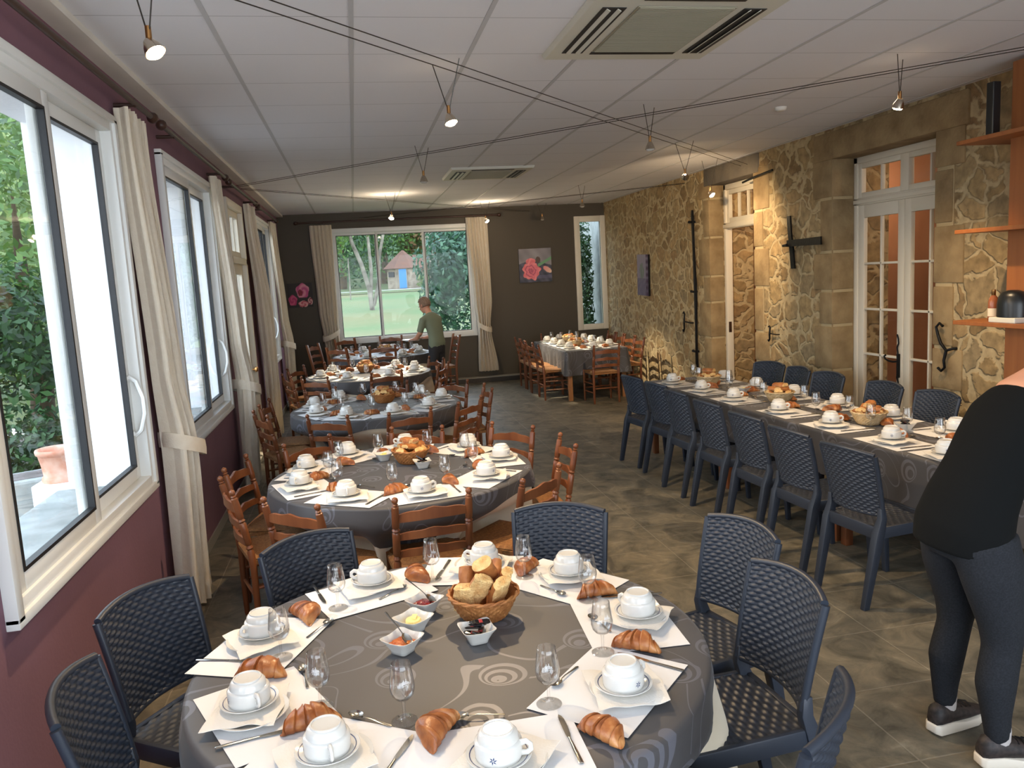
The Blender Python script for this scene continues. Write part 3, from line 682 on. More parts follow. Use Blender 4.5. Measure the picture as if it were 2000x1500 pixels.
def croissant(seed, m='croissant'):
    def mk():
        r = random.Random(seed); L = .15; n = 84; k = 20; rings = []; bend = (.62, .34, .5)[seed % 3]; nseg = (7.0, 5.6, 6.4)[seed % 3]
        for i in range(n+1):
            s = i/n; x = s*2-1; env = (1-abs(x)**(2.3, 2.7, 2.4)[seed % 3])**.52 if abs(x) < 1 else .0
            ph = (abs(x)*nseg*.5+.5) % 1.0; step = 1.04-.17*ph**1.5
            rad = max(.041*env*step, .003); a = x*bend; cx = L/2*math.sin(a)/math.sin(bend)*.98; cyy = -.05*bend*(1-math.cos(a))/(1-math.cos(bend))
            lean = .006*math.sin(i*.21+seed); ring = []
            for j in range(k):
                th = 2*PI*j/k; y = rad*math.cos(th); z = rad*math.sin(th)*.74
                z0 = rad*.44
                ring.append((cx-y*math.sin(a)+lean*math.sin(th), cyy+y*math.cos(a), max(z+z0, .0004+.002*abs(math.cos(th)))))
            rings.append(ring)
        o = MB().loft(rings).build('croissant', m, None, 75); return tag(o, '-', 'croissant')
    return mk
def bread_chunk(seed, L=.10, W=.03, H=.026):
    """half a baguette length: domed crust on one side, torn crumb on the cut side and the ends"""
    def mk():
        r = random.Random(seed*5+1); k = 22; rings = []; half = seed % 4 != 3; sl = r.uniform(-.35, .35)
        for i in range(13):
            s = i/12; ring = []; tp = 1-(.35 if seed % 3 == 1 else .1)*max(0, s-.55)/.45
            for j in range(k):
                th = 2*PI*j/k; c, s_ = math.cos(th), math.sin(th); up = s_ > -.05
                slash = -.16*math.exp(-((th-PI/2-.45*math.sin(s*9+seed))**2)*18)*(1 if up else 0)
                x = W*tp*(1+slash)*abs(c)**.75*(1 if c > 0 else -1); z = H*tp*(1+slash)*s_ if up else H*tp*(s_*(.32 if half else .85))+(.0018*math.sin(s*31+j*2.1) if half else 0)
                ring.append((x+.002*math.sin(s*11+seed), (s-.5)*L+sl*x*(1 if s in (0, 1) else .6), z))
            rings.append(ring)
        b = MB(); b.loft(rings, cap=False)
        b.m = [1 if half and sum(b.v[q][2] for q in f)/4 < -H*.02 else 0 for f in b.f]
        for e, ring in ((-1, rings[0]), (1, rings[-1])):
            c0 = Vector((0, 0, 0))
            for p in ring: c0 += Vector(p)/k
            q1 = [tuple(Vector(p).lerp(c0, .12)+Vector((0, e*.0015, 0))) for p in ring]; q2 = [tuple(Vector(p).lerp(c0, .55)+Vector((0, e*(.002+.002*math.sin(j*1.9)), 0))) for j, p in enumerate(ring)]
            b.loft([ring, q1, q2], cap=True, mi=1)
        o = b.build('bread_chunk', ['crust', 'crumb'], None, 50); return tag(o, '-', 'bread')
    return mk
def bread_basket(m, R=.125, H=.085):
    def mk():
        t = thing('bread_basket', '-', 'basket'); b = MB(); nr, nc = 9, 26
        prof = lambda v: (R*(.58+.42*v**.75), H*v)
        def f(s):
            def q(u, v):
                r_, z = prof(v); k = .0035*math.sin(2*PI*u*nc+PI*math.floor(v*nr*.999))*math.sin(PI*((v*nr) % 1))
                rr = r_+(k+.003 if s else k-.003); a = 2*PI*u; return (rr*math.cos(a), rr*math.sin(a), z+.002+(0 if s else .004*(1-v)))
            return q
        b.grid(nc*4, nr*3, f(1), True); b.grid(nc*2, nr, f(0), True)
        b.lathe([(0, .002), (R*.58+.003, .002)], nc, cap=False); b.lathe([(0, .006), (R*.58, .006)], nc, cap=False)
        b.build('bowl', m, t, 60)
        b = MB(); n = 60
        for ph in (0, PI): b.tube([((R+.002+.004*math.cos(i*.9+ph))*math.cos(2*PI*i/n), (R+.002+.004*math.cos(i*.9+ph))*math.sin(2*PI*i/n), H+.003+.004*math.sin(i*.9+ph)) for i in range(n)], .0045, 6, loop=True)
        b.build('rim', m, t, 60); return t
    return mk
def square_bowl():
    b = MB(); k = 40
    def ring(r, z, pk):
        out = []
        for j in range(k):
            a = 2*PI*j/k; c, s_ = math.cos(a), math.sin(a); q = (abs(c)**5+abs(s_)**5)**(-1/5); cr_ = abs(math.sin(2*a))**6
            out.append((r*q*c*(1+pk*.9*cr_), r*q*s_*(1+pk*.9*cr_), z+pk*.035*cr_-pk*.03*(1-abs(math.sin(2*a)))*.5))
        return out
    b.loft([ring(.028, .0, 0), ring(.030, .001, 0), ring(.033, .012, 0), ring(.045, .034, .03), ring(.053, .047, .09), ring(.0535, .0485, .09), ring(.051, .0485, .09), ring(.043, .034, .03), ring(.031, .012, 0), ring(.02, .006, 0)])
    o = b.build('square_bowl', 'china', None, 60); return tag(o, '-', 'bowl')
def jam(m):
    def mk():
        b = MB().grid(20, 8, lambda u, v: ((.0385*v*(abs(math.cos(2*PI*u))**5+abs(math.sin(2*PI*u))**5)**-.2)*math.cos(2*PI*u), (.0385*v*(abs(math.cos(2*PI*u))**5+abs(math.sin(2*PI*u))**5)**-.2)*math.sin(2*PI*u), .0295+.008*(1-v*v)+.0025*math.sin(9*u*2*PI/1)*math.sin(7*v)), True)
        b.lathe([(.0, .012), (.02, .012)], 20, cap=False)
        o = b.build('jam', m, None, 70); o['kind'] = 'stuff'; return tag(o, '-', 'jam')
    return mk
def butter():
    b = MB().lathe([(0, .013), (.024, .013), (.0265, .02), (.0265, .036), (.024, .0405), (.012, .0415), (0, .0415)], 28, cap=False)
    b.obox((.006, .0, .045), (.014, .008, .004), Rz(.6)); o = b.build('butter', 'butter', None, 50); return tag(o, '-', 'butter')
def sachet():
    b = MB().loft([[(-.008, -.03, .0), (.008, -.03, .0), (.008, -.03, .001), (-.008, -.03, .001)], [(-.009, -.022, -.003), (.009, -.022, -.003), (.009, -.022, .004), (-.009, -.022, .004)], [(-.009, .022, -.003), (.009, .022, -.003), (.009, .022, .004), (-.009, .022, .004)], [(-.008, .03, .0), (.008, .03, .0), (.008, .03, .001), (-.008, .03, .001)]])
    b.box(-.0085, -.004, .0042, .0085, .008, .0046, 1)
    o = b.build('sugar_sachet', ['wrapper_black', 'wrapper_red'], None, 0); return tag(o, '-', 'sachet')

# ------------------------------------------------------------------ table linen
def round_cloth(name, m, R, ztop, drop, chairs, rfront, folds, amp, flare, seed, label, cat, loc, group):
    """drop(theta) gives the hang below the rim; cloth is pushed in under the chair seats"""
    r = random.Random(seed); ph = [r.uniform(0, 6) for _ in range(4)]; N = 180; rings = []; uv = []
    for q in (0.02, .2, .4, .6, .8, .92, .985): rings.append([(R*q*math.cos(2*PI*i/N), R*q*math.sin(2*PI*i/N), ztop) for i in range(N)]); uv += [(R*q*math.cos(2*PI*i/N), R*q*math.sin(2*PI*i/N)) for i in range(N)]
    for t in (.0, .04, .1, .18, .28, .4, .52, .64, .76, .88, 1.0):
        ring = []
        for i in range(N):
            a = 2*PI*i/N; L = drop(a); d = L*t; z = ztop-.006-d
            fold = (math.sin(folds*a+ph[0])+.6*math.sin((folds*1.7)*a+ph[1])+.4*math.sin(folds*.45*a+ph[2]))*amp*min(1, d/.25)
            rr = R+.004+flare*min(d, .5)+fold
            for ca in chairs:
                da = (a-ca+PI) % (2*PI)-PI; k = (1-sstep(.17, .36, abs(da)))*sstep(.62, .47, z) if False else (1-sstep(.22, .42, abs(da)))*(1-sstep(.47, .66, z))
                rr -= k*max(0, rr-rfront)
            ring.append((rr*math.cos(a), rr*math.sin(a), max(z, .012))); uv.append(((R+d)*math.cos(a), (R+d)*math.sin(a)))
        rings.append(ring)
    b = MB(); b.loft(rings, cap=False); b.f.append(tuple(range(N))); b.m.append(0); b.uv = uv
    o = b.build(name, m, None, 70); o.location = (*loc, 0)
    return tag(o, label, cat, group)
def square_drop(s, R, rot, off=0, lo=.03, hi=.52):
    """hang of a square cloth whose side facing ROT is pulled in by OFF"""
    def f(a):
        c, q = math.cos(a-rot), abs(math.sin(a-rot)); x = (s-off)/c if c > 1e-3 else ((s+off)/-c if c < -1e-3 else 9); return min(hi, max(lo, min(x, s/max(q, 1e-3))-R))
    return f
def round_table(name_label, loc, R=.79):
    t = thing('round_table', name_label, 'table', (*loc, 0), 0, 'round dining tables under cloths')
    MB().lathe([(0, .715), (R-.01, .715), (R-.004, .72), (R-.004, .738), (R-.01, .742), (0, .742)], 64, cap=False).build('tabletop', 'table_wood', t, 60)
    for k in range(4):
        a = PI/4+k*PI/2; q = .028; MB().box(.38*math.cos(a)-q, .38*math.sin(a)-q, 0, .38*math.cos(a)+q, .38*math.sin(a)+q, .715).build('leg', 'table_wood', t, bev=.004)
    return t
def rect_cloth(m, L, W, ztop, dropv, seed, label, loc, rz, group=None):
    """long cloth with soft folds at the edge; L along local y"""
    r = random.Random(seed); ph = r.uniform(0, 6); rings = []; uv = []; per = []
    rc = .03; 
    for sx_, sy_, a0 in ((1, 1, 0), (-1, 1, PI/2), (-1, -1, PI), (1, -1, 1.5*PI)):
        for k in range(5): a = a0+PI/2*k/4; per.append((sx_*(W/2-rc)+rc*math.cos(a), sy_*(L/2-rc)+rc*math.sin(a), math.cos(a), math.sin(a), 1))
        nx = [(-1, 1), (-1, -1), (1, -1), (1, 1)][[(1, 1), (-1, 1), (-1, -1), (1, -1)].index((sx_, sy_))]
        n = 24 if sx_ != nx[0] else 70; e = (nx[0]*(W/2-rc), nx[1]*(L/2-rc)); a1 = a0+PI/2; s0 = per[-1]; s1 = (e[0]+rc*math.cos(a1), e[1]+rc*math.sin(a1))
        for k in range(1, n): f = k/n; per.append((s0[0]+(s1[0]-s0[0])*f, s0[1]+(s1[1]-s0[1])*f, math.cos(a1), math.sin(a1), 0))
    N = len(per)
    for q in (.05, .5, .9, .99): rings.append([(x*q, y*q, ztop) for x, y, *_ in per]); uv += [(x*q, y*q) for x, y, *_ in per]
    for t in (0, .05, .15, .3, .45, .6, .75, .9, 1.0):
        ring = []
        for i, (x, y, nx_, ny_, c) in enumerate(per):
            cd = min(abs(abs(x)-W/2)+abs(abs(y)-L/2), .3); cor = max(0, 1-cd/.3)
            d = (dropv+.0*cor)*t; s_ = x*3+y*3; f = .016*math.sin(s_*4+ph)*t+.008*math.sin(s_*9.1+ph*2)*t+cor*.045*t+.004
            ring.append((x+nx_*f, y+ny_*f, ztop-.005-d)); uv.append((x+nx_*d, y+ny_*d))
        rings.append(ring)
    b = MB(); b.loft(rings, cap=False); b.f.append(tuple(range(N))); b.m.append(0); b.uv = uv
    o = b.build('grey_tablecloth', m, None, 70); o.location = (*loc, 0); o.rotation_euler = (0, 0, rz); return tag(o, label, 'tablecloth', group)
# ------------------------------------------------------------------ place settings
def hour(a):
    h = round(((90-math.degrees(a)) % 360)/30) % 12; return 12 if h == 0 else h
NUM = {1:'one', 2:'two', 3:'three', 4:'four', 5:'five', 6:'six', 7:'seven', 8:'eight', 9:'nine', 10:'ten', 11:'eleven', 12:'twelve'}
ORD = ['first', 'second', 'third', 'fourth', 'fifth', 'sixth', 'seventh', 'eighth']
ZT = .7535
CNT = [0]
def setting(P, fa, where, tbl, ov=None):
    """P: cup position, fa: direction from the diner to the table middle, where: words that single the place out"""
    ov = ov or {}; CNT[0] += 1; n = CNT[0]; r = random.Random(n*17)
    f = Vector((math.cos(fa), math.sin(fa), 0)); s = Vector((math.sin(fa), -math.cos(fa), 0)); P = Vector((P[0], P[1], 0)); rz = fa-PI/2
    W = lambda x, y, z=0: P+s*x+f*y+Vector((0, 0, z))
    j = lambda a: r.uniform(-a, a)
    big = tbl.startswith('nearest')
    q = ov.get('mat'); p = Vector((q[0], q[1], 0)) if q else W(.025+j(.012), .035+j(.015)); ma = q[2] if q else rz+j(.07)
    inst('mat%d' % (n % 3), placemat(n % 3), (p.x, p.y, ZT+.0003*(n % 5)), ma, f'white paper placemat {where}', f'placemats on the {tbl}')
    z = ZT+.0034
    c = W(j(.008), j(.008), z)
    o1 = W(.02+j(.015), -.005+j(.012), z)
    inst('plate', plate, o1, r.uniform(0, 6), f'small white plate under the cup {where}', f'plates on the {tbl}')
    inst('nap%d' % (n % 4), napkin(n % 4), W(.012+j(.012), j(.012), z+.0215), rz+r.choice((0, 0, .5, -.4, .78))+j(.15), f'white paper napkin under the saucer {where}', f'napkins on the {tbl}')
    zs = z+.0225
    inst('saucer', saucer, (c.x, c.y, zs), r.uniform(0, 6), f'white saucer with blue band {where}', f'saucers on the {tbl}')
    ha = ov.get('handle', rz-.6+j(.5)+r.choice((0, 0, .9)))
    inst('cup', cup, (c.x, c.y, zs+.0066), ha, f'upturned white coffee cup {where}', f'coffee cups on the {tbl}')
    if 'cr' in ov: x, y, a = ov['cr']; p = Vector((x, y, 0)); a = math.radians(a)
    else: p = W(-.15+j(.015), .15+j(.03)); a = r.uniform(0, PI)
    if 'cr' not in ov or ov['cr']:
        k = ov.get('crk', n % 3); inst('croissant%d' % k, croissant(k), (p.x, p.y, ZT+.003), a+(PI if ov.get('flip') else 0), f'golden brown croissant {where}', f'croissants on the {tbl}', scale=ov.get('crs', r.uniform(.94, 1.08)))
    if 'gl' in ov: p = Vector((*ov['gl'], 0))
    else: p = W(.175+j(.02), .2+j(.03))
    inst('glass', wine_glass, (p.x, p.y, ZT+.003), r.uniform(-.6, .6) if big else r.uniform(0, 6), f'empty tasting glass {where}', f'wine glasses on the {tbl}')
    if 'kn' in ov: (hx, hy), (tx, ty) = ov['kn']; p = Vector(((hx+tx)/2, (hy+ty)/2, 0)); a = math.atan2(ty-hy, tx-hx)-PI/2
    else: p = W(.185+j(.012), .04+j(.03)); a = rz+j(.12)
    inst('knife', knife, (p.x, p.y, ZT+.0032), a, f'steel table knife {where}', f'knives on the {tbl}')
    if 'sp' in ov:
        if ov['sp']: (bx, by), (hx, hy) = ov['sp']; p = Vector(((bx+hx)/2, (by+hy)/2, 0)); a = math.atan2(by-hy, bx-hx)-PI/2
        else: return
    else: p = W(-.02+j(.03), .22+j(.015)); a = rz+PI/2+j(.3)
    inst('spoon', spoon, (p.x, p.y, ZT+.0036), a, f'steel teaspoon {where}', f'teaspoons on the {tbl}')
TN = ['nearest round table', 'second round table', 'third round table', 'fourth round table', 'farthest round table']
TC = [(.215, 2.40), (.20, 4.87), (.12, 7.62), (.10, 10.45), (.36, 13.16)]
R_T = .79
# chairs round the tables: middle of the top of each back, and facing (None: the table middle)
CH = [
 [((-.865, 2.25), 4), ((-.835, 2.91), -33), ((-.295, 3.34), -58), ((.83, 3.38), -111), ((1.48, 2.87), 194), ((1.365, 2.325), 184), ((1.04, 1.58), 137)],
 [((.30, 3.894), 97), ((-.404, 4.03), 48), ((-.788, 4.547), 18), ((-.82, 5.14), -12), ((-.41, 5.667), -52), ((.368, 5.786), -108), ((1.037, 5.548), -140), ((1.27, 4.874), 180), ((.918, 4.117), 135)],
 [((.373, 6.57), 110), ((-.306, 6.66), 60), ((-.887, 7.10), 24), ((-.928, 7.80), -8), ((-.42, 8.384), -48), ((.29, 8.60), -100), ((.959, 8.363), -138), ((1.213, 7.66), 182), ((.925, 6.91), 140)],
 [((.30, 9.634), 105), ((-.55, 9.62), 55), ((-.90, 10.0), 20), ((-.86, 11.0), -30), ((-.32, 11.42), -62), ((.32, 11.45), -102), ((1.03, 10.93), 205), ((1.03, 10.0), 155)],
 [((.344, 12.1), 88), ((-.33, 12.3), 50), ((-.72, 13.3), -25), ((-.23, 14.16), -62), ((.56, 14.16), -96), ((1.62, 13.45), 190)],
]
def chair_at(key, top, fdeg, label, group, setback):
    a = math.radians(fdeg); maker = {'rattan': rattan_chair, 'ladder': ladder_chair, 'tall': lambda: ladder_chair(True)}[key]
    return inst(key, maker, (top[0]+math.cos(a)*setback, top[1]+math.sin(a)*setback, 0), a-PI/2, label, group)
for i, (c, tb) in enumerate(zip(TC, TN)):
    round_table(f'wooden round table hidden under the cloths, the {tb}', c, R_T)
    key, sb, kind = (('rattan', .27, 'blue grey woven plastic chair'), ('ladder', .255, 'turned wooden ladder back chair with rush seat'))[min(i, 1)] if i < 4 else ('tall', .262, 'square post wooden ladder back chair')
    used = set(); angs = []
    for top, fd in CH[i]:
        a = math.atan2(top[1]-c[1], top[0]-c[0]); h = hour(a)
        while h in used: h = h % 12+1
        used.add(h); angs.append(a)
        chair_at(key, top, fd, f'{kind} at {NUM[h]} o\'clock of the {tb}', f'chairs around the {tb}', sb)
    rot = [-.05, -.68, -1.6, -.4, -.8][i]
    rc_ = (.20, .36)[min(i, 1)] if i else .6
    round_cloth('cream_tablecloth', 'cloth_cream', R_T, .744, lambda a: .66, angs if i else angs[:5]+angs[6:], .52, 9, .02, .20, 11+i, f'cream under cloth hanging low on the {tb}', 'tablecloth', c, 'cream cloths under the grey ones')
    round_cloth('grey_tablecloth', 'cloth_grey', R_T+.008, .7515, square_drop(.93, R_T, rot, [.09, .08, .07, .08, 0][i]), angs, .545, 9, .02, .18, 11+i, f'grey swirl patterned cloth covering the {tb}', 'tablecloth', c, 'grey cloths on the round tables')

OV = {   # the nearest table, place by place (world metres)
 8: dict(P=(-.38, 2.179), cr=(-.366, 2.40, -14), gl=(-.185, 2.15), kn=((-.44, 2.02), (-.235, 2.06)), sp=((-.25, 2.40), (-.228, 2.27))),
 7: dict(P=(-.164, 1.881), cr=(-.211, 2.075, 13), gl=(.04, 2.01), kn=((-.045, 1.745), (.055, 1.935)), sp=((-.10, 2.08), (.0, 1.995))),
 6: dict(P=(.244, 1.746), cr=(.106, 1.925, 60), gl=(.43, 1.98), kn=((.44, 1.70), (.44, 1.92)), sp=((.17, 1.985), (.30, 1.962))),
 4: dict(P=(.631, 1.969), cr=(.533, 1.80, -58), gl=(.66, 2.22), kn=((.85, 2.035), (.695, 2.205)), sp=((.465, 2.065), (.555, 2.15))),
 3: dict(P=(.836, 2.394), cr=(.777, 2.225, -36), gl=(.73, 2.61), kn=((.985, 2.585), (.79, 2.61)), sp=((.70, 2.46), (.72, 2.36))),
 2: dict(P=(.723, 2.83), cr=(.767, 2.66, 0), gl=(.56, 2.90), kn=((.60, 3.09), (.56, 2.95)), sp=((.655, 2.675), (.60, 2.79))),
 1: dict(P=(.428, 3.051), cr=(.575, 2.975, 50), gl=(.21, 2.99), kn=((.29, 3.16), (.23, 3.0)), sp=None),
 11: dict(P=(-.017, 2.989), cr=(.146, 3.03, 100), gl=(-.15, 2.83), kn=((-.25, 3.08), (-.20, 2.9)), sp=((.10, 2.95), (.0, 2.86))),
 10: dict(P=(-.394, 2.647), cr=(-.251, 2.79, -62), gl=(-.32, 2.49), kn=((-.57, 2.55), (-.40, 2.49)), sp=((-.17, 2.725), (-.25, 2.61)))}
for h, d in OV.items():
    c = TC[0]; P = d.pop('P'); fa = math.atan2(c[1]-P[1], c[0]-P[0])
    setting(P, fa, f'at the {NUM[h]} o\'clock place of the {TN[0]}', TN[0], d)
ANG = [None, [122, 158, -163, -122, -83, -41, 1, 42, 84], [-151, -116, -79, -42, 6, 44, 85, 124, 160], [-167, -115, -67, -25, 14, 54, 96, 138], [-160, -112, -62, -18, 24, 70, 118, 158]]
for i in range(1, 5):
    used = set(); c = TC[i]
    for a in ANG[i]:
        a = math.radians(a); h = hour(a)
        while h in used: h = h % 12+1
        used.add(h); setting((c[0]+.63*math.cos(a), c[1]+.63*math.sin(a)), a+PI, f'at the {NUM[h]} o\'clock place of the {TN[i]}', TN[i])
# long table by the stone wall
LT = (3.40, 5.40); LA = .0556; LW, LL = .78, 4.8
lt = thing('long_table', 'long row of dark wooden tables under the grey cloth by the stone wall', 'table', (*LT, 0), LA)
MB().box(-LW/2+.01, -LL/2+.01, .70, LW/2-.01, LL/2-.01, .742).build('tabletop', 'table_wood', lt, bev=.004)
for k, y in enumerate((-2.3, -.75, -.65, .8, .9, 2.3)):
    for sx_ in (-.33, .33): MB().box(sx_-.028, y-.028, 0, sx_+.028, y+.028, .70).build('leg', 'chair_wood', lt, bev=.004)
rect_cloth('cloth_grey', LL, LW, .7515, .30, 5, 'grey swirl patterned cloth on the long table by the stone wall', LT, LA)
def on_lt(side, y, inset): 
    t = (y-LT[1]); x = LT[0]-t*LA+(-LW/2+inset if side < 0 else LW/2-inset); return (x, y)
for k, y in enumerate((3.87, 4.33, 4.92, 5.53, 6.22, 6.80, 7.40)):
    setting(on_lt(-1, y, .135), LA, f'{ORD[k]} from near end, room side of long table', 'long table', dict(handle=-.6))
for k, y in enumerate((3.75, 4.37, 4.95, 5.55, 6.13, 6.71, 7.32)):
    setting(on_lt(1, y, .14), PI+LA, f'{ORD[k]} from near end, wall side of long table', 'long table')
for k, y in enumerate((3.89, 4.45, 5.02, 5.63, 6.24, 6.77, 7.33)):
    chair_at('rattan', (2.555+(.03 if k in (0, 5) else 0), y), (8, 5, 4, 4, 3, 6, 8)[k], f'blue grey woven chair, {ORD[k]} from near end, room side of the long table', 'chairs along the long table', .27)
for k, y in enumerate((4.42, 5.15, 5.73, 6.49, 6.96, 7.5)):
    chair_at('rattan', (4.26-(y-4.4)*.03, y), (184, 184, 182, 186, 178, 196)[k], f'blue grey woven chair, {ORD[k]} from near end, wall side of the long table', 'chairs along the long table', .27)
# table in the far corner
CT = (3.47, 12.4); CW, CL = .96, 2.14
ct = thing('dining_table', 'pale legged dining table under dark cloth in the corner by the stone wall', 'table', (*CT, 0))
MB().box(-CW/2+.01, -CL/2+.01, .70, CW/2-.01, CL/2-.01, .742).build('tabletop', 'table_wood', ct, bev=.004)
for sx_ in (-1, 1):
    for sy_ in (-1, 1): x, y = sx_*(CW/2-.06), sy_*(CL/2-.06); MB().box(x-.032, y-.032, 0, x+.032, y+.032, .70).build('leg', 'table_wood', ct, bev=.004)
rect_cloth('cloth_grey', CL, CW, .7515, .36, 9, 'dark grey cloth on the corner table, hanging to knee height', CT, 0)
ys = (11.72, 12.2, 12.68, 13.13)
for k, y in enumerate(ys):
    setting((CT[0]-CW/2+.16, y), 0, f'{ORD[k]} from camera, window side of corner table', 'corner table')
    setting((CT[0]+CW/2-.16, y), PI, f'{ORD[k]} from camera, stone wall side of corner table', 'corner table')
setting((CT[0], CT[1]-CL/2+.15), PI/2, 'at the near end of the corner table', 'corner table'); setting((CT[0]-.05, CT[1]+CL/2-.15), -PI/2, 'at the far end of the corner table', 'corner table')
for k, y in enumerate((11.8, 12.27, 12.75, 13.2)):
    chair_at('ladder', (2.64, y), (0, 4, -3, 0)[k], f'rush seated wooden chair, {ORD[k]} from camera, window side of the corner table', 'chairs at the corner table', .255)
    chair_at('ladder', (4.32, y), (180, 184, 178, 180)[k], f'rush seated wooden chair, {ORD[k]} from camera, stone wall side of the corner table', 'chairs at the corner table', .255)
chair_at('ladder', (3.47, 10.86), 92, 'turned wooden ladder back chair with rush seat, at the near end of the corner table', 'chairs at the corner table', .255)
chair_at('ladder', (3.37, 13.72), -88, 'turned wooden ladder back chair at the far end of the corner table', 'chairs at the corner table', .255)

# ------------------------------------------------------------------ bread baskets and bowls
def basket(loc, label, key, m, R, pieces, tbl, hand=None):
    inst(key, bread_basket(m, R), (*loc, ZT), RND.uniform(0, 6), label, 'bread baskets')
    r = random.Random(int(loc[0]*1000+loc[1]*77))
    if hand:
        for k, (x, y, z, rx, ry, rz, kk, lab) in enumerate(hand): inst(f'bread{kk}', bread_chunk(kk, (.10, .11, .12)[kk % 3], .037, .030), (loc[0]+x, loc[1]+y, ZT+z), rz, lab, f'bread in the basket on the {tbl}', rx, ry)
        return
    for k in range(pieces):
        if k < 6: a = k*PI/3+r.uniform(-.2, .2); rr = R*.52; z = .062; rx = r.uniform(.5, 1.0)
        elif k < 10: a = k*PI/2+r.uniform(-.3, .3); rr = R*.30; z = .105; rx = r.uniform(.0, .5)
        else: a = r.uniform(0, 6); rr = R*.06; z = .138; rx = r.uniform(-.2, .3)
        kk = r.randrange(4); inst(f'bread{kk}', bread_chunk(kk, (.10, .11, .12)[kk % 3], .037, .030), (loc[0]+rr*math.cos(a), loc[1]+rr*math.sin(a), ZT+z), a-PI/2+(0 if k < 6 else r.uniform(-1, 1)), f'chunk of baguette heaped in the basket on the {tbl}', f'bread in the basket on the {tbl}', rx if k < 6 else rx*.5, 0, r.uniform(.85, 1.0))
U = -PI/2
T1H = [(-.070, -.022, .080, -1.2, .15, -.35, 0, 'baguette chunk with split crumb standing at the window side of the nearest basket'),
       (-.020, -.040, .110, -1.05, .25, .15, 1, 'baguette chunk leaning at the front middle of the nearest basket'),
       (.050, -.045, .088, -1.0, -.2, .55, 2, 'baguette chunk with dark edges low at the front of the nearest basket'),
       (-.046, .022, .122, 1.25, .3, .7, 3, 'pointed baguette chunk standing behind the leaning one in the nearest basket'),
       (.018, .012, .152, -.95, -.3, -.25, 7, 'tallest smooth baguette end on top of the nearest basket'),
       (.078, .012, .100, -1.1, -.3, 1.1, 5, 'baguette chunk at the stone wall side rim of the nearest basket'),
       (.055, .055, .125, .8, -.6, -.9, 4, 'pale baguette end poking out at the back of the nearest basket'),
       (-.02, .06, .085, 1.2, .1, .1, 6, 'baguette chunk hidden at the back of the nearest basket')]
basket((.352, 2.60), 'brown wicker bread basket with upright baguette chunks on the nearest round table', 'basket', 'wicker', .118, 8, TN[0], T1H)
basket((.27, 5.07), 'brown wicker bread basket on the second round table', 'basket', 'wicker', .118, 12, TN[1])
basket((.20, 7.78), 'brown wicker bread basket on the third round table', 'basket', 'wicker', .118, 12, TN[2])
basket((.06, 10.62), 'brown wicker bread basket on the fourth round table', 'basket', 'wicker', .118, 12, TN[3])
basket((.42, 13.45), 'brown wicker bread basket on the farthest round table', 'basket', 'wicker', .118, 10, TN[4])
for k, (x, y) in enumerate(((3.44, 4.87), (3.38, 5.96), (3.31, 7.16))):
    basket((x, y), f'pale shallow bread basket, {ORD[k]} from the near end of the long table', 'basket_pale', 'wicker_pale', .115, 11, 'long table')
basket((3.36, 12.12), 'pale bread basket nearer the camera on the corner table', 'basket_pale', 'wicker_pale', .115, 9, 'corner table near end')
basket((3.48, 12.95), 'pale bread basket farther from the camera on the corner table', 'basket_pale', 'wicker_pale', .115, 9, 'corner table far end')
def bowl(x, y, rz, what, tbl):
    nice = {'jam_red': 'of red jam', 'jam_orange': 'of orange jam', 'butter': 'of butter', 'sachet': 'of black sachets'}[what]
    inst('bowl', square_bowl, (x, y, ZT), rz, f'small square white bowl {nice} on the {tbl}', 'square white bowls')
    if what == 'butter': inst('butter', butter, (x, y, ZT+.0), rz, f'curled yellow butter pat in a square bowl on the {tbl}', None)
    elif what == 'sachet':
        r = random.Random(int(x*991+y*31))
        for k in range(7):
            a = r.uniform(0, 6); inst('sachet', sachet, (x+.016*math.cos(a), y+.016*math.sin(a), ZT+.022+.0065*k), r.uniform(0, 6), f'shiny black sachet in the square bowl on the {tbl}', f'sachets in the bowl on the {tbl}', r.uniform(-.5, .5), r.uniform(-.5, .5))
    else:
        o = inst(what, jam(what), (x, y, ZT), rz, f'{"dark red" if what == "jam_red" else "orange"} jam in a square bowl on the {tbl}', None)
        inst('spoon', spoon, (x-.012, y+.030, ZT+.066), 3.8 if what == 'jam_orange' else 4.1, f'teaspoon standing in the {"red" if what == "jam_red" else "orange"} jam on the {tbl}', 'jam spoons', -.62)
bowl(.155, 2.705, .75, 'jam_red', TN[0]); bowl(.105, 2.565, .72, 'butter', TN[0]); bowl(.06, 2.42, .8, 'jam_orange', TN[0]); bowl(.30, 2.42, .15, 'sachet', TN[0])
bowl(.10, 5.21, .3, 'butter', TN[1]); bowl(.33, 4.89, .1, 'sachet', TN[1]); bowl(.42, 10.6, .1, 'jam_red', TN[3])
bowl(3.52, 4.60, .2, 'sachet', 'long table'); bowl(3.36, 6.55, .4, 'butter', 'long table'); bowl(3.42, 12.5, .4, 'jam_red', 'corner table')
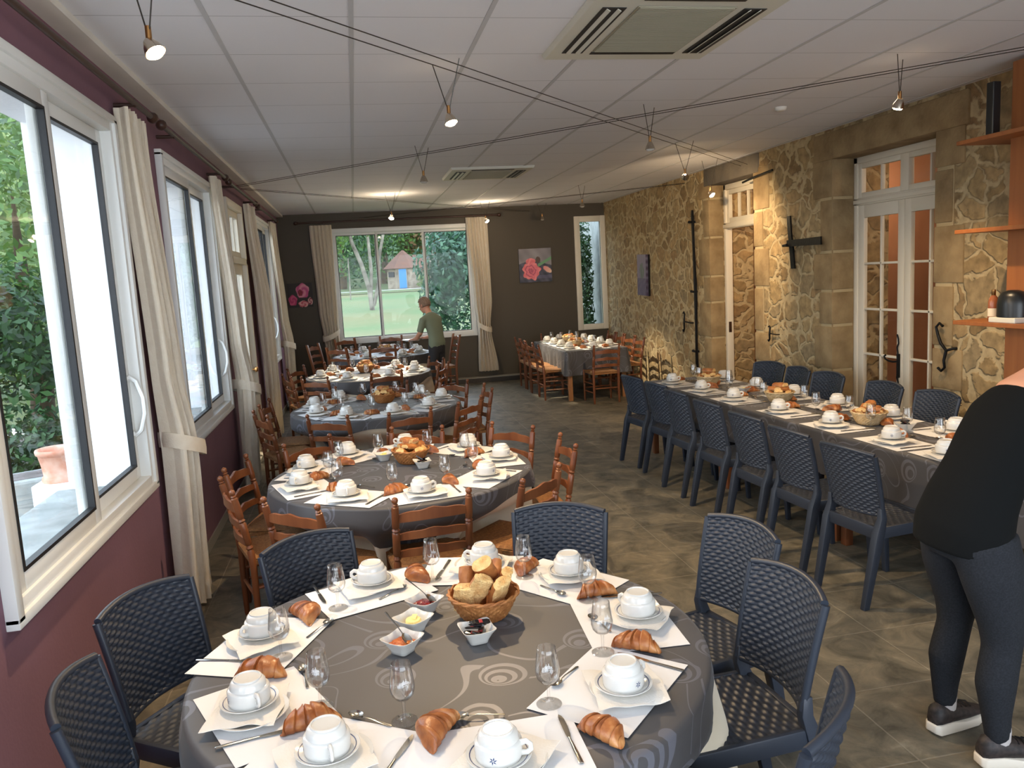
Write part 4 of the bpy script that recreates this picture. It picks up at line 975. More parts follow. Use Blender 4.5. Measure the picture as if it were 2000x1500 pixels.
# ------------------------------------------------------------------ curtains and rods
def curtain(label, c0, axis, keys, tie, seed, nf=7):
    """keys: (z, centre along the wall, width, depth); hangs in folds; tie: z of the tie band or None"""
    r = random.Random(seed); ph = r.uniform(0, 6); t = thing('curtain', label, 'curtain', c0, 0, 'cream curtains')
    def at(z):
        for (z0, *a), (z1, *b) in zip(keys, keys[1:]):
            if z0 >= z >= z1: k = (z0-z)/(z0-z1); k = k*k*(3-2*k); return [p+(q-p)*k for p, q in zip(a, b)]
        return keys[-1][1:]
    def f(off):
        def q(u, v):
            z = keys[0][0]+(keys[-1][0]-keys[0][0])*v; c, wd, dp = at(z); a = u*2*PI*nf+ph+.5*math.sin(v*3+u*4)
            s = (u-.5)*wd+.012*math.sin(a*2); d = dp*.5+dp*(.42*math.sin(a)+.08*math.sin(2.3*a))*(.75+.25*math.sin(u*5+seed))+off+dp*.3*(1-(2*u-1)**2)*min(1, v*2)
            return (d, c+s, z) if axis == 'y' else (c+s, -d, z)
        return q
    U, V = nf*12, 40; b = MB(); b.grid(U, V, f(0)); b.grid(U, V, f(.004))
    off = (U+1)*(V+1); ed = [i for i in range(U+1)]+[j*(U+1)+U for j in range(1, V+1)]+[V*(U+1)+i for i in range(U-1, -1, -1)]+[j*(U+1) for j in range(V-1, 0, -1)]
    b.f += [(ed[k], ed[(k+1) % len(ed)], ed[(k+1) % len(ed)]+off, ed[k]+off) for k in range(len(ed))]; b.m += [0]*len(ed)
    b.build('fabric', 'curtain', t, 75)
    if tie:
        z, sl = tie; c, wd, dp = at(z); n = 40; R = []
        for i in range(n):
            a = 2*PI*i/n; x = dp*.62+(dp*.66+.01)*math.cos(a); y = c+(wd*.5+.012)*math.sin(a); zz = z+sl*math.sin(a)*.5-.03*math.cos(a)
            pt = lambda k, h: ((x-dp*.1*0+k*math.cos(a), y+k*math.sin(a), zz+h) if axis == 'y' else (c+(wd*.5+.012+k)*math.sin(a), -(dp*.62+(dp*.66+.01+k)*math.cos(a)), zz+h))
            R.append([pt(0, -.045), pt(.006, -.045), pt(.009, 0), pt(.006, .045), pt(0, .045)])
        MB().loft(R, False, True, True).build('tieback', 'curtain', t, 75)
    return t
curtain('cream curtain tied back between the first and second sliding windows', (XL+.02, 0, 0), 'y', [(2.93, 4.96, .46, .09), (1.5, 5.02, .40, .13), (1.02, 5.02, .32, .17), (.06, 5.02, .46, .16)], (1.02, -.10), 1)
curtain('cream curtain tied back between the second sliding window and the garden door', (XL+.02, 0, 0), 'y', [(2.93, 7.72, .36, .09), (1.5, 7.82, .36, .14), (1.0, 7.86, .26, .18), (.06, 7.88, .40, .15)], (1.0, -.08), 2)
curtain('cream curtain hanging loose beyond the garden door', (XL+.02, 0, 0), 'y', [(2.90, 9.98, .5, .10), (1.6, 10.2, .5, .16), (1.0, 10.3, .46, .15), (.06, 10.35, .5, .14)], None, 3)
curtain('cream curtain tied back beside the last sliding window near the dark corner', (XL+.02, 0, 0), 'y', [(2.90, 12.7, .5, .09), (1.5, 12.9, .44, .12), (1.02, 12.95, .32, .16), (.06, 13.0, .46, .14)], (1.02, -.06), 4)
curtain('cream curtain at the dark wall side of the big garden window, behind the tables', (0, YB-.02, 0), 'x', [(2.95, -.50, .38, .08), (1.5, -.48, .32, .12), (1.0, -.46, .26, .15), (.2, -.40, .34, .13)], (1.05, .12), 5, 6)
curtain('cream curtain between the big garden window and the rose picture', (0, YB-.02, 0), 'x', [(2.98, 2.24, .38, .08), (1.5, 2.28, .30, .12), (1.02, 2.27, .22, .15), (.2, 2.31, .36, .13)], (1.02, -.12), 6, 6)
def rod(label, p0, p1, ax):
    t = thing('curtain_rod', label, 'curtain rod', (0, 0, 0), 0, 'wooden curtain rods'); p0, p1 = Vector(p0), Vector(p1)
    MB().tube([p0, p1], .016, 12).build('pole', 'rod_wood', t, 50)
    for p, d in ((p0, p0-p1), (p1, p1-p0)):
        d = d.normalized(); b = MB(); rr = [(.0, .018), (.012, .024), (.02, .018), (.035, .03), (.055, .034), (.075, .024), (.085, .006)]
        b.tube([p+d*k for k, _ in rr], [q for _, q in rr], 12); b.build('finial', 'rod_wood', t, 60)
    for k in (.12, .88):
        p = p0.lerp(p1, k); q = Vector((XL, p.y, p.z-.01)) if ax == 'y' else Vector((p.x, YB, p.z-.01))
        b = MB().tube([q, p+Vector((0, 0, -.01))], .012, 8); b.tube([p+Vector((0, .02*math.cos(a), .02*math.sin(a))) if ax == 'y' else p+Vector((.0, .02*math.cos(a), .02*math.sin(a))) for a in np.linspace(0, 2*PI, 12, endpoint=False)], .006, 6, loop=True)
        b.build('bracket', 'rod_wood', t, 60)
XRd = XL+.11
rod('dark wooden curtain rod over the nearest sliding window', (XRd, 2.3, 2.975), (XRd, 5.22, 2.975), 'y')
rod('dark wooden curtain rod over the second sliding window', (XRd, 5.55, 2.975), (XRd, 8.0, 2.975), 'y')
rod('dark wooden curtain rod over the garden door', (XRd, 8.3, 2.96), (XRd, 10.35, 2.96), 'y')
rod('dark wooden curtain rod over the last sliding window', (XRd, 10.7, 2.95), (XRd, 13.05, 2.95), 'y')
rod('dark curtain rod over the big garden window', (-.85, YB-.11, 2.995), (2.6, YB-.11, 3.0), 'x')

# ------------------------------------------------------------------ pictures
def picture(name, label, cat, c, w_, h, th, face, fn, n=72, edge='black_rubber', tilt=0):
    t = thing(name, label, cat, c)
    M = {'back': Matrix.Identity(3), 'right': Matrix.Rotation(-PI/2, 3, 'Z')}[face]   # local: x right, -y towards the room
    M = M @ Matrix.Rotation(tilt, 3, 'Y')
    b = MB(); b.obox((0, -th/2, 0), (w_/2, th/2, h/2), None); o = b.build('canvas', edge, t, 0, M=M.to_4x4())
    b = MB(); b.grid(n, n, lambda u, v: ((u-.5)*w_, -th-.0012, (v-.5)*h)); o = b.build('print', 'paper', t, 0, M=M.to_4x4(), fix=False)
    me = o.data; at = me.color_attributes.new('paint', 'FLOAT_COLOR', 'POINT')
    cols = []
    for j in range(n+1):
        for i in range(n+1): cols += [*lin(fn(i/n, j/n)), 1.0]
    at.data.foreach_set('color', cols)
    m = bpy.data.materials.new(name+'_print'); m.use_nodes = True; tt = m.node_tree; a = nd(tt, 'ShaderNodeVertexColor'); a.layer_name = 'paint'
    tt.links.new(a.outputs[0], tt.nodes['Principled BSDF'].inputs['Base Color']); tt.nodes['Principled BSDF'].inputs['Roughness'].default_value = .6
    me.materials.clear(); me.materials.append(m); return t
def mixc(a, b, k): return tuple(x+(y-x)*min(1, max(0, k)) for x, y in zip(a, b))
def wob(u, v, s): return math.sin(u*7+s)*math.cos(v*9+s*2)+.5*math.sin(u*17+v*13+s)
def rose_fn(u, v):
    c = mixc((120, 116, 122), (150, 146, 152), .5+.4*wob(u, v, 1)) if v > .55+.08*math.sin(u*4) else mixc((54, 58, 72), (92, 92, 110), .5+.4*wob(u*2, v*2, 3))
    if .1 < v < .2 and u > .35: c = mixc(c, (110, 108, 140), .5)
    if abs(v-(.50+.20*(u-.6)/.4)) < .045 and u > .58: c = (112, 160, 120)
    d = math.hypot((u-.585)*1.0, (v-.66)*.8)
    if d < .075: c = (96, 80, 74)
    dx, dy = u-.37, v-.34; rr = math.hypot(dx, dy); a = math.atan2(dy, dx); edge = .265+.025*math.sin(5*a+1)+.02*math.sin(9*a)
    if rr < edge or (math.hypot(u-.36, (v-.62)*1.6) < .15):
        k = rr/edge; s = math.sin(k*17-a*1.0+1.2*math.sin(a*2))
        c = mixc((226, 122, 136), (160, 70, 96), max(0, s)**2*.9) if k < .75 else mixc((222, 112, 122), (236, 142, 146), .5+.5*math.sin(a*6+k*9))
        if k < .3: c = mixc(c, (150, 64, 96), .35+.4*math.sin(k*60+a))
    x2, y2 = (u-.86)*math.cos(-.8)-(v-.36)*math.sin(-.8), (u-.86)*math.sin(-.8)+(v-.36)*math.cos(-.8)
    if (x2/.07)**2+(y2/.15)**2 < 1 if False else ((u-.87)+(v-.36)*.7)**2/.012+((v-.36)-(u-.87)*.7)**2/.006 < 1 and False: pass
    e1 = ((u-.87)*.82-(v-.36)*.57)/.15; e2 = ((u-.87)*.57+(v-.36)*.82)/.07
    if e1*e1+e2*e2 < 1: c = mixc((226, 140, 140), (240, 210, 184), .5+.5*e1)
    return c
picture('rose_picture', 'square canvas picture of a pink rose on grey wood on the dark wall', 'picture', (3.29, YB, 2.07), .61, .61, .03, 'back', rose_fn)
def flowers_fn(u, v):
    c = (44, 38, 34)
    for cx_, cy__, rx_, ry_, c1, c2 in ((.6, .68, .26, .30, (196, 78, 130), (226, 150, 170)), (.18, .3, .17, .22, (178, 44, 96), (210, 90, 130)), (.6, .14, .2, .13, (226, 176, 170), (196, 80, 96)), (.88, .24, .1, .15, (228, 190, 180), (120, 40, 50)), (.5, .6, .1, .13, (126, 30, 50), (150, 40, 60))):
        dx, dy = (u-cx_)/rx_, (v-cy__)/ry_; rr = math.hypot(dx, dy)
        if rr < 1+.08*math.sin(5*math.atan2(dy, dx)): c = mixc(c1, c2, .5+.5*math.sin(rr*7+math.atan2(dy, dx)*2))
    return c
picture('flower_picture', 'small dark canvas picture of magenta flowers beside the corner curtain', 'picture', (-.93, YB, 1.77), .42, .42, .03, 'back', flowers_fn, 56)
def lav_fn(u, v):
    s = .5+.5*math.sin(u*60+3*math.sin(v*9)); c = mixc((110, 104, 128), (150, 146, 158), .6*s+.4*v)
    if v < .42: c = mixc(c, (70, 66, 92), .5+.5*math.sin(u*45+v*20))
    if math.hypot((u-.42)/.18, (v-.6)/.2) < 1: c = mixc(c, (70, 116, 66), .75*(.5+.5*math.sin(u*40-v*14)))
    if u > .8: c = mixc(c, (60, 40, 70), .6+.4*math.sin(v*40))
    return c
picture('slate_painting', 'tall grey and lilac painting with green strokes on the stone wall', 'picture', (XR-.008, 12.37, 1.8), .5, .66, .03, 'right', lav_fn, 56, 'iron', .03)

# ------------------------------------------------------------------ old iron on the stone wall
b = MB(); zz = np.linspace(.5, 2.66, 24)
R = []
for z in zz:
    w_ = .022+.006*math.sin(z*5); w_ = w_*(.45 if z > 2.6 else 1); y = 10.36+.012*math.sin(z*3)+(z-1.6)*.02
    R.append([(XR-.045, y-w_, z), (XR-.02, y-w_, z), (XR-.02, y+w_, z), (XR-.045, y+w_, z)])
t = thing('iron_bar', 'long black iron bar standing upright against the stone wall', 'iron bar', (0, 0, 0))
b.loft(R).build('bar', 'iron', t, 0)
for z in (.72, 1.55, 2.5): MB().tube([(XR+.02, 10.36+(z-1.6)*.02, z), (XR-.055, 10.37+(z-1.6)*.02, z), (XR-.06, 10.43+(z-1.6)*.02, z+.005)], [.016, .016, .02], 8).build('staple', 'iron', t)
t = thing('iron_cross', 'flat black iron hinge cross on the stone wall between the two doorways', 'iron cross', (XR-.02, 7.87, 2.09))
b = MB(); b.loft([[(-.018, a-w_, z), (.0, a-w_, z), (.0, a+w_, z), (-.018, a+w_, z)] for a, z, w_ in ((.05, .29, .032), (.03, .1, .032), (.0, -.05, .034), (-.03, -.27, .036))]).build('upright', 'iron', t, 0)
b = MB(); b.loft([[(-.034, y, -.035), (-.018, y, -.035), (-.018, y, .035), (-.034, y, .035)] for y in (.06, -.2)]+[[(-.034, -.58, -.04), (-.018, -.58, -.04), (-.018, -.58, .04), (-.034, -.58, .04)]]).build('strap', 'iron', t, 0)
MB().tube([(.03, .1, -.02), (-.05, .1, -.02), (-.055, .02, -.015)], .014, 8).build('pin', 'iron', t)
def hook(label, y, z, s, kind):
    pts = {'s': [(-.0, -.02, 0), (-.05, -.02, .0), (-.06, .05, .02), (-.06, .11, .09), (-.06, .09, .14), (-.06, .05, .12)], 't': [(0, -.1, 0), (-.05, -.1, 0), (-.06, .02, .01)]}[kind]
    b = MB()
    if kind == 's':
        b.tube([(.02, -.08, .02), (-.03, -.08, .02), (-.045, -.02, .0), (-.05, .04, .06), (-.05, .08, .14), (-.05, .10, .2), (-.05, .06, .235), (-.05, .02, .21)], [.012, .012, .013, .013, .012, .011, .01, .012], 8)
        b.tube([(-.045, -.02, .0), (-.05, .0, -.09), (-.05, -.01, -.15), (-.05, .03, -.185), (-.05, .07, -.16)], [.013, .012, .011, .01, .012], 8)
    else:
        b.tube([(.03, -.16, 0), (-.03, -.14, .0), (-.04, .06, .01)], .011, 8)
        b.tube([(-.04, .10, .13), (-.04, .075, .15), (-.04, .05, .12), (-.04, .075, .0), (-.04, .07, -.1), (-.04, .1, -.135), (-.04, .125, -.11)], [.012, .01, .011, .012, .011, .01, .012], 8)
    o = b.build('wall_hook', 'iron', None, 60); o.location = (XR-.005, y, z); o.scale = (1, s, s); tag(o, label, 'hook', 'wrought iron wall hooks')
hook('black wrought iron shutter hook beside the upright iron bar', 10.66, 1.11, 1.0, 't')
hook('small black wrought iron hook below the iron cross', 8.28, 1.09, .62, 't')
hook('black wrought iron S shaped hook beside the closed glazed doors', 5.56, 1.13, .92, 's')
MB_ = MB().tube([(XR-.0, 9.0, 2.86), (XR-.06, 8.6, 2.875), (XR-.06, 8.2, 2.9)], .012, 6); tag(MB_.build('iron_rod', 'iron', None), 'thin black iron rod beside the lintel of the open doorway', 'iron rod')

# ------------------------------------------------------------------ cable lighting
def cable(label, ends):
    t = thing('lighting_cable', label, 'cable', (0, 0, 0), 0, 'ceiling lighting cables')
    for p, q in ends: MB().tube([p, q], .0028, 6).build('wire', 'cable', t)
def pair(p, q, gap):
    d = Vector((q[0]-p[0], q[1]-p[1], 0)).normalized(); n = Vector((-d.y, d.x, 0))*gap/2; p, q = Vector(p), Vector(q); return [(p+n, q+n), (p-n, q-n)]
ZW = 3.05
cable('pair of lighting wires running from the mauve wall to the open doorway', pair((XL+.005, 2.42, ZW), (XR-.005, 8.93, ZW), .10))
cable('pair of lighting wires running from the garden door to the closed glazed doors', pair((XL+.005, 9.40, ZW), (XR-.005, 3.35, ZW), .075))
cable('pair of lighting wires running from the mauve wall to the far stone corner', pair((XL+.005, 9.55, ZW), (3.2, YB-.005, ZW), .08))
cable('pair of lighting wires running from the dark corner to the iron bar', pair((.2, YB-.005, ZW), (XR-.005, 10.65, ZW), .08))
def lamp(label, x, y, z, on, tint='bulb_warm', aim=None, e=0, angle=1.5, cdir=(.7, .7)):
    t = thing('spot_lamp', label, 'lamp', (x, y, z), 0, 'cable spot lamps')
    d = Vector((-cdir[1], cdir[0], 0)).normalized()
    for s in (-1, 1):
        MB().tube([d*(.095*s)+Vector((0, 0, ZC-z)), d*(.008*s)+Vector((0, 0, .055))], .0028, 6).build('rod', 'cable', t)
    MB().tube([(0, 0, .07), (0, 0, .02)], [.011, .011], 10).build('socket', 'brass', t)
    a = Vector(aim) - Vector((x, y, z)) if aim else Vector((0, 0, -1)); q = a.to_track_quat('-Z', 'Y').to_matrix().to_4x4()
    M = Matrix.Translation((0, 0, .01)) @ q @ Matrix.Scale(1.3, 4)
    MB().lathe([(.010, .012), (.014, .008), (.024, -.012), (.030, -.032), (.0285, -.032), (.022, -.012), (.010, .004)], 20, cap=False).build('reflector', 'chrome', t, 60, M=M)
    MB().lathe([(0, -.020), (.024, -.024), (.0265, -.031), (.018, -.040), (0, -.043)], 20, cap=False).build('bulb', tint if on else 'bulb_off', t, 60, M=M)
    if on:
        l = bpy.data.lights.new('lamp_light', 'SPOT'); l.energy = e; l.color = (1, .72, .42) if tint == 'bulb_warm' else (1, .84, .6); l.spot_size = angle; l.spot_blend = .6; l.shadow_soft_size = .025
        o = bpy.data.objects.new('lamp_light', l); COL.objects.link(o); o.parent = t; o.matrix_local = Matrix.Translation((0, 0, .01)) @ q @ Matrix.Translation((0, 0, -.085))
        l = bpy.data.lights.new('lamp_fill', 'POINT'); l.energy = .15 if tint == 'bulb_warm' else 6; l.color = (1, .78, .52); l.shadow_soft_size = .03   # added fill to brighten the ceiling, as if leaking through the reflector
        o = bpy.data.objects.new('lamp_fill', l); COL.objects.link(o); o.parent = t; o.location = (0, .06, .03)
A_, B_ = (.67, .74), (.69, -.72)
lamp('lit cable spot lamp over the nearest sliding window', -.655, 3.2, 2.81, True, 'bulb_warm', (.5, 2.6, .7), 60, 2.2, A_)
lamp('lit cable spot lamp over the second round table', .615, 4.72, 2.835, True, 'bulb_warm', (1.3, 4.0, .0), 90, 2.4, A_)
lamp('lit cable spot lamp in front of the closed glazed doors', 3.50, 4.666, 2.87, True, 'bulb_warm', (3.4, 5.6, .7), 55, 2.2, B_)
lamp('lit cable spot lamp nearer the far stone wall, left of the doorway lamp', 3.375, 7.747, 2.815, True, 'bulb_warm', (4.55, 10.2, 1.4), 90, 1.9, A_)
lamp('lit cable spot lamp right beside the open doorway', 4.28, 9.1, 2.755, True, 'bulb_warm', (4.66, 8.45, 1.9), 16, 1.7, A_)
lamp('lit cable spot lamp over the fourth round table', .60, 11.566, 2.83, True, 'bulb_white', (.05, 10.45, .75), 260, .80, A_)
lamp('lit cable spot lamp beside the right curtain of the big garden window', 2.23, 13.245, 2.845, True, 'bulb_white', (3.45, 12.3, .75), 330, .78, A_)
lamp('unlit cable spot lamp over the third round table', .72, 7.647, 2.86, False, cdir=B_)
lamp('unlit cable spot lamp where the two wire pairs cross', 2.335, 6.01, 2.855, False, cdir=B_)
lamp('unlit cable spot lamp over the corner table, in front of the slit window', 3.35, 11.377, 2.88, False, cdir=B_)
lamp('unlit cable spot lamp above the rose picture', 3.40, 14.1, 2.90, False, cdir=A_)
MB_ = MB().lathe([(0, -.03), (.03, -.03), (.045, -.022), (.05, 0), (0, 0)], 24, cap=False); o = MB_.build('smoke_detector', 'white_paint', None, 60); o.location = (3.52, 6.15, ZC); tag(o, 'round white smoke detector on the ceiling', 'smoke detector')

# ------------------------------------------------------------------ ceiling air conditioners
def cassette(label, x0, y0, w_, d, slots):
    t = thing('air_conditioner', label, 'air conditioner', (x0, y0, 0), 0, 'ceiling air conditioner cassettes')
    z = ZC-.03
    b = MB(); gx0, gx1, gy0, gy1 = w_*.25, w_*.76, d*.16, d*.82
    b.loft([[(0, 0, ZC), (w_, 0, ZC), (w_, d, ZC), (0, d, ZC)], [(.012, .012, z), (w_-.012, .012, z), (w_-.012, d-.012, z), (.012, d-.012, z)]], True)
    b.build('panel', 'ac_plastic', t, 0, bev=.004)
    b = MB(); b.box(gx0, gy0, z-.006, gx1, gy1, z-.002)
    for k in range(46): y = gy0+(gy1-gy0)*(k+.5)/46; b.box(gx0+.01, y-.003, z-.011, gx1-.01, y+.003, z-.006)
    b.build('intake_grille', 'ac_grille', t, 0)
    for xa, xb, ya, yb in ((w_*.08, w_*.2, d*.18, d*.86), (w_*.81, w_*.93, d*.18, d*.86)):
        b = MB(); b.box(xa, ya, z-.004, xb, yb, z-.001); o = b.build('outlet', 'ac_dark', t, 0)
        for k in range(2): xx = xa+(xb-xa)*(k+.6)/2.2; MB().obox((xx, (ya+yb)/2, z-.009), (.010, (yb-ya)/2-.012, .0015), Matrix.Rotation(.5 if xa < w_/2 else -.5, 3, 'Y')).build('louvre', 'ac_plastic', o, 0)
    for ya in (.84, .05): MB().box(gx0, d*ya, z-.004, gx1, d*(ya+.04), z-.001).build('slot', 'ac_dark', t, 0)
cassette('large cream ceiling air conditioner cassette above the camera side', 1.15, 3.50, .97, 1.10, 2)
cassette('cream ceiling air conditioner cassette farther down, over the third round table', 1.17, 9.1, .97, .97, 2)

# ------------------------------------------------------------------ pine shelf at the edge
t = thing('pine_shelf', 'orange pine shelf unit against the stone wall behind the person in black', 'shelf', (0, 0, 0))
MB().box(4.34, 3.55, 0, 4.60, 4.68, 3.12).build('back_panel', 'pine', t, 0, bev=.004)
for z in (1.40, 2.03, 2.63): MB().box(4.14, 3.55, z, 4.60, 4.93, z+.028).build('shelf_board', 'pine', t, 0, bev=.003)
t = thing('wine_bottle', 'slim rose bottle with gold foil neck standing on the pine shelf', 'bottle', (4.28, 4.72, 1.428))
MB().lathe([(0, 0), (.03, 0), (.033, .004), (.033, .13), (.026, .155), (.012, .175), (.012, .19)], 20, cap=False).build('body', 'bottle_glass', t, 60)
MB().lathe([(.0125, .168), (.0135, .17), (.0135, .212), (.0, .214)], 16, cap=False).build('foil', 'brass', t, 60); MB().lathe([(.0336, .03), (.0336, .085)], 20, cap=False).build('label', 'bottle_label', t, 60)
t = thing('coffee_maker', 'rounded black machine on a pale base on the pine shelf', 'machine', (4.25, 4.52, 1.428))
MB().box(-.09, -.11, 0, .09, .11, .035).build('base', 'ac_plastic', t, 0, bev=.006)
MB().loft([[(x*s, y*s_, z) for x, y in [(.085*math.cos(a), .105*math.sin(a)) for a in np.linspace(0, 2*PI, 24, endpoint=False)]] for z, s, s_ in ((.035, 1, 1), (.12, 1, 1), (.17, .93, .9), (.20, .7, .65), (.212, .3, .3))]).build('body', 'black_plastic', t, 60)
o = MB().box(-.03, -.03, 0, .03, .03, .34).build('speaker', 'black_plastic', None, 0, bev=.006); o.location = (4.22, 4.70, 2.658); tag(o, 'slim black box standing on the top pine shelf', 'speaker')
# ------------------------------------------------------------------ people
def limb(b, pts, n=14, lat=None):
    """pts: (pos, a, b): half widths across LAT and in the other direction"""
    P = [Vector(p[0]) for p in pts]; rings = []
    for i, p in enumerate(P):
        t = (P[min(i+1, len(P)-1)]-P[max(i-1, 0)]).normalized(); l = Vector(lat if lat else (0, 1, 0)); l = (l-t*l.dot(t)).normalized(); o = t.cross(l)
        rings.append([p+l*pts[i][1]*math.cos(2*PI*j/n)+o*pts[i][2]*math.sin(2*PI*j/n) for j in range(n)])
    b.loft(rings)
def fuse(o, vox, it=6):
    m = o.modifiers.new('fuse', 'REMESH'); m.mode = 'VOXEL'; m.voxel_size = vox; m.use_smooth_shade = True
    s = o.modifiers.new('soften', 'SMOOTH'); s.factor = .6; s.iterations = it
def hand(b, wrist, d, up, s, curl):
    """palm and five separate fingers; d: pointing direction, up: back of hand, s: thumb side sign"""
    d = Vector(d).normalized(); up = Vector(up); up = (up-d*up.dot(d)).normalized(); l = d.cross(up)*s; w_ = Vector(wrist)
    limb(b, [(w_, .027, .019), (w_+d*.03, .034, .017), (w_+d*.07, .042, .014), (w_+d*.095, .040, .012)], 12, l)
    for k, (off, L) in enumerate(((-.031, .062), (-.010, .075), (.011, .07), (.031, .056))):
        p = w_+d*.09-l*off; a = curl*(1+.1*k); q = [p]
        for j in range(3): dd = (d*math.cos(a*(j+.6))-up*math.sin(a*(j+.6))); q.append(q[-1]+dd*L*(.42, .33, .25)[j])
        b.tube(q, [.0095, .009, .0082, .007], 8)
    p = w_+d*.025+l*.03; b.tube([p, p+l*.022+d*.028-up*.008, p+l*.026+d*.056-up*.016, p+l*.02+d*.078-up*.022], [.013, .0115, .010, .008], 8)
def head(b, c, f, up, s=1.0):
    f = Vector(f).normalized(); up = Vector(up); up = (up-f*up.dot(f)).normalized(); l = f.cross(up); c = Vector(c)
    R = []
    for z, a, fr, bk in ((-.115, .022, .062, .0), (-.105, .042, .078, .02), (-.075, .058, .086, .06), (-.04, .068, .090, .088), (0, .074, .092, .1), (.04, .076, .09, .104), (.08, .068, .076, .092), (.108, .045, .046, .064), (.12, .012, .012, .02)):
        R.append([c+up*z*s+l*a*s*math.cos(2*PI*j/16)+f*s*(fr if math.sin(2*PI*j/16) > 0 else bk)*math.sin(2*PI*j/16) for j in range(16)])
    b.loft(R)
    b.tube([c+f*.088*s+up*.01, c+f*.104*s-up*.022, c+f*.112*s-up*.036, c+f*.09*s-up*.045], [.008, .011, .015, .009], 8)   # nose
    for q in (-1, 1): b.sphere(c+l*.077*s*q-up*.008-f*.01, (.012, .02, .03), 8, 6)
    b.tube([c+f*.092*s-up*.066-l*.022, c+f*.1*s-up*.066, c+f*.092*s-up*.066+l*.022], .006, 6)
    return f, l, up
def eyes(parent, c, f, up, s=1.0):
    f = Vector(f).normalized(); up = (Vector(up)-f*Vector(up).dot(f)).normalized(); l = f.cross(up); c = Vector(c)
    for q in (-1, 1):
        p = c+l*.032*q+f*.088+up*.008; MB().sphere(p, .011, 10, 8).build('eye', 'china', parent, 60)
        MB().sphere(p+f*.008, .0055, 8, 6).build('pupil', 'black_rubber', parent, 60)
def hair(parent, c, f, up, m, th, low):
    f = Vector(f).normalized(); up = (Vector(up)-f*Vector(up).dot(f)).normalized(); l = f.cross(up); c = Vector(c); b = MB(); r = random.Random(3)
    def q(u, v):
        a = 2*PI*u; e = -.5+v*(.5+.5)*PI*.5*1.25 if False else (low(a)+(PI/2-low(a))*v); R_ = 1+th+.04*math.sin(13*a)*math.cos(e)*(1 if v < .9 else 0)+.03*math.sin(9*e+5*a)
        x = .076*math.cos(e)*math.cos(a); y = (.09 if math.sin(a) > 0 else .104)*math.cos(e)*math.sin(a); z = .02+.104*math.sin(e); return c+(l*x+f*y)*R_+up*z*(1+th)
    b.grid(40, 14, q, True); o = b.build('hair', m, parent, 70, fix=False); s = o.modifiers.new('thick', 'SOLIDIFY'); s.thickness = .012; s.offset = -1
# --- person in black bending over the long table
pb = thing('person', 'person in black top and dark leggings leaning over the long table', 'person', (.03, 0, 0))
hipL, hipR = Vector((2.15, 2.60, .90)), Vector((2.13, 2.39, .90))
LEG = {}
b = MB()
legs = [[(hipL+Vector((0, -.01, -.02)), .095, .105), (Vector((2.17, 2.60, .74)), .088, .098), (Vector((2.20, 2.60, .56)), .068, .074), (Vector((2.195, 2.605, .47)), .055, .06), (Vector((2.165, 2.61, .33)), .055, .064), (Vector((2.165, 2.615, .2)), .042, .046), (Vector((2.17, 2.62, .115)), .036, .038)],
        [(hipR+Vector((0, .01, -.02)), .098, .108), (Vector((2.16, 2.38, .74)), .092, .102), (Vector((2.20, 2.375, .56)), .072, .078), (Vector((2.20, 2.375, .47)), .058, .064), (Vector((2.175, 2.372, .33)), .058, .068), (Vector((2.18, 2.37, .2)), .044, .048), (Vector((2.19, 2.37, .10)), .037, .04)]]
for L in legs: limb(b, [(p, a*1.1, c*1.12) for p, a, c in L], 16)
limb(b, [(Vector((2.13, 2.495, .80)), .16, .10), (Vector((2.12, 2.495, .90)), .185, .128), (Vector((2.14, 2.495, .97)), .165, .10)], 20)
o = b.build('leggings', 'leggings', pb, 60); fuse(o, .012)
b = MB()   # black top: torso along the bent spine, with sleeves
spine = [(Vector((2.115, 2.495, .815)), .195, .135), (Vector((2.125, 2.495, .90)), .197, .142), (Vector((2.16, 2.495, 1.0)), .18, .13), (Vector((2.215, 2.497, 1.10)), .168, .118), (Vector((2.275, 2.5, 1.20)), .175, .118), (Vector((2.335, 2.503, 1.29)), .18, .112), (Vector((2.385, 2.505, 1.355)), .15, .088), (Vector((2.41, 2.506, 1.385)), .10, .062)]
limb(b, spine, 24)
shL, shR = Vector((2.42, 2.655, 1.265)), Vector((2.375, 2.335, 1.32))
limb(b, [(Vector((2.37, 2.58, 1.27)), .07, .07), (shL, .064, .06), (Vector((2.47, 2.70, 1.17)), .056, .056), (Vector((2.55, 2.72, 1.07)), .046, .046), (Vector((2.70, 2.72, 1.02)), .040, .040), (Vector((2.79, 2.72, .99)), .034, .034)], 14)
limb(b, [(Vector((2.36, 2.41, 1.30)), .07, .07), (shR, .068, .066), (Vector((2.42, 2.30, 1.19)), .056, .056), (Vector((2.50, 2.31, 1.05)), .046, .046), (Vector((2.64, 2.36, .98)), .040, .040), (Vector((2.73, 2.40, .95)), .034, .034)], 14)
o = b.build('black_top', 'top_black', pb, 60); fuse(o, .012, 8)
b = MB()   # skin: one body inside the clothes, showing at nape, hands and ankles
limb(b, [(p, a*.86, c*.86) for p, a, c in spine[:-1]]+[(Vector((2.415, 2.506, 1.405)), .105, .06), (Vector((2.45, 2.508, 1.43)), .06, .056), (Vector((2.50, 2.51, 1.47)), .052, .054), (Vector((2.54, 2.51, 1.51)), .05, .052)], 20)
limb(b, [(Vector((2.33, 2.506, 1.345)), .10, .04), (Vector((2.375, 2.506, 1.385)), .115, .055), (Vector((2.43, 2.508, 1.418)), .08, .056), (Vector((2.48, 2.51, 1.45)), .055, .054)], 16)
for L in legs: limb(b, [(p, a*.84, c*.84) for p, a, c in L]+[(L[-1][0]+Vector((.0, 0, -.05)), .03, .034)], 12)
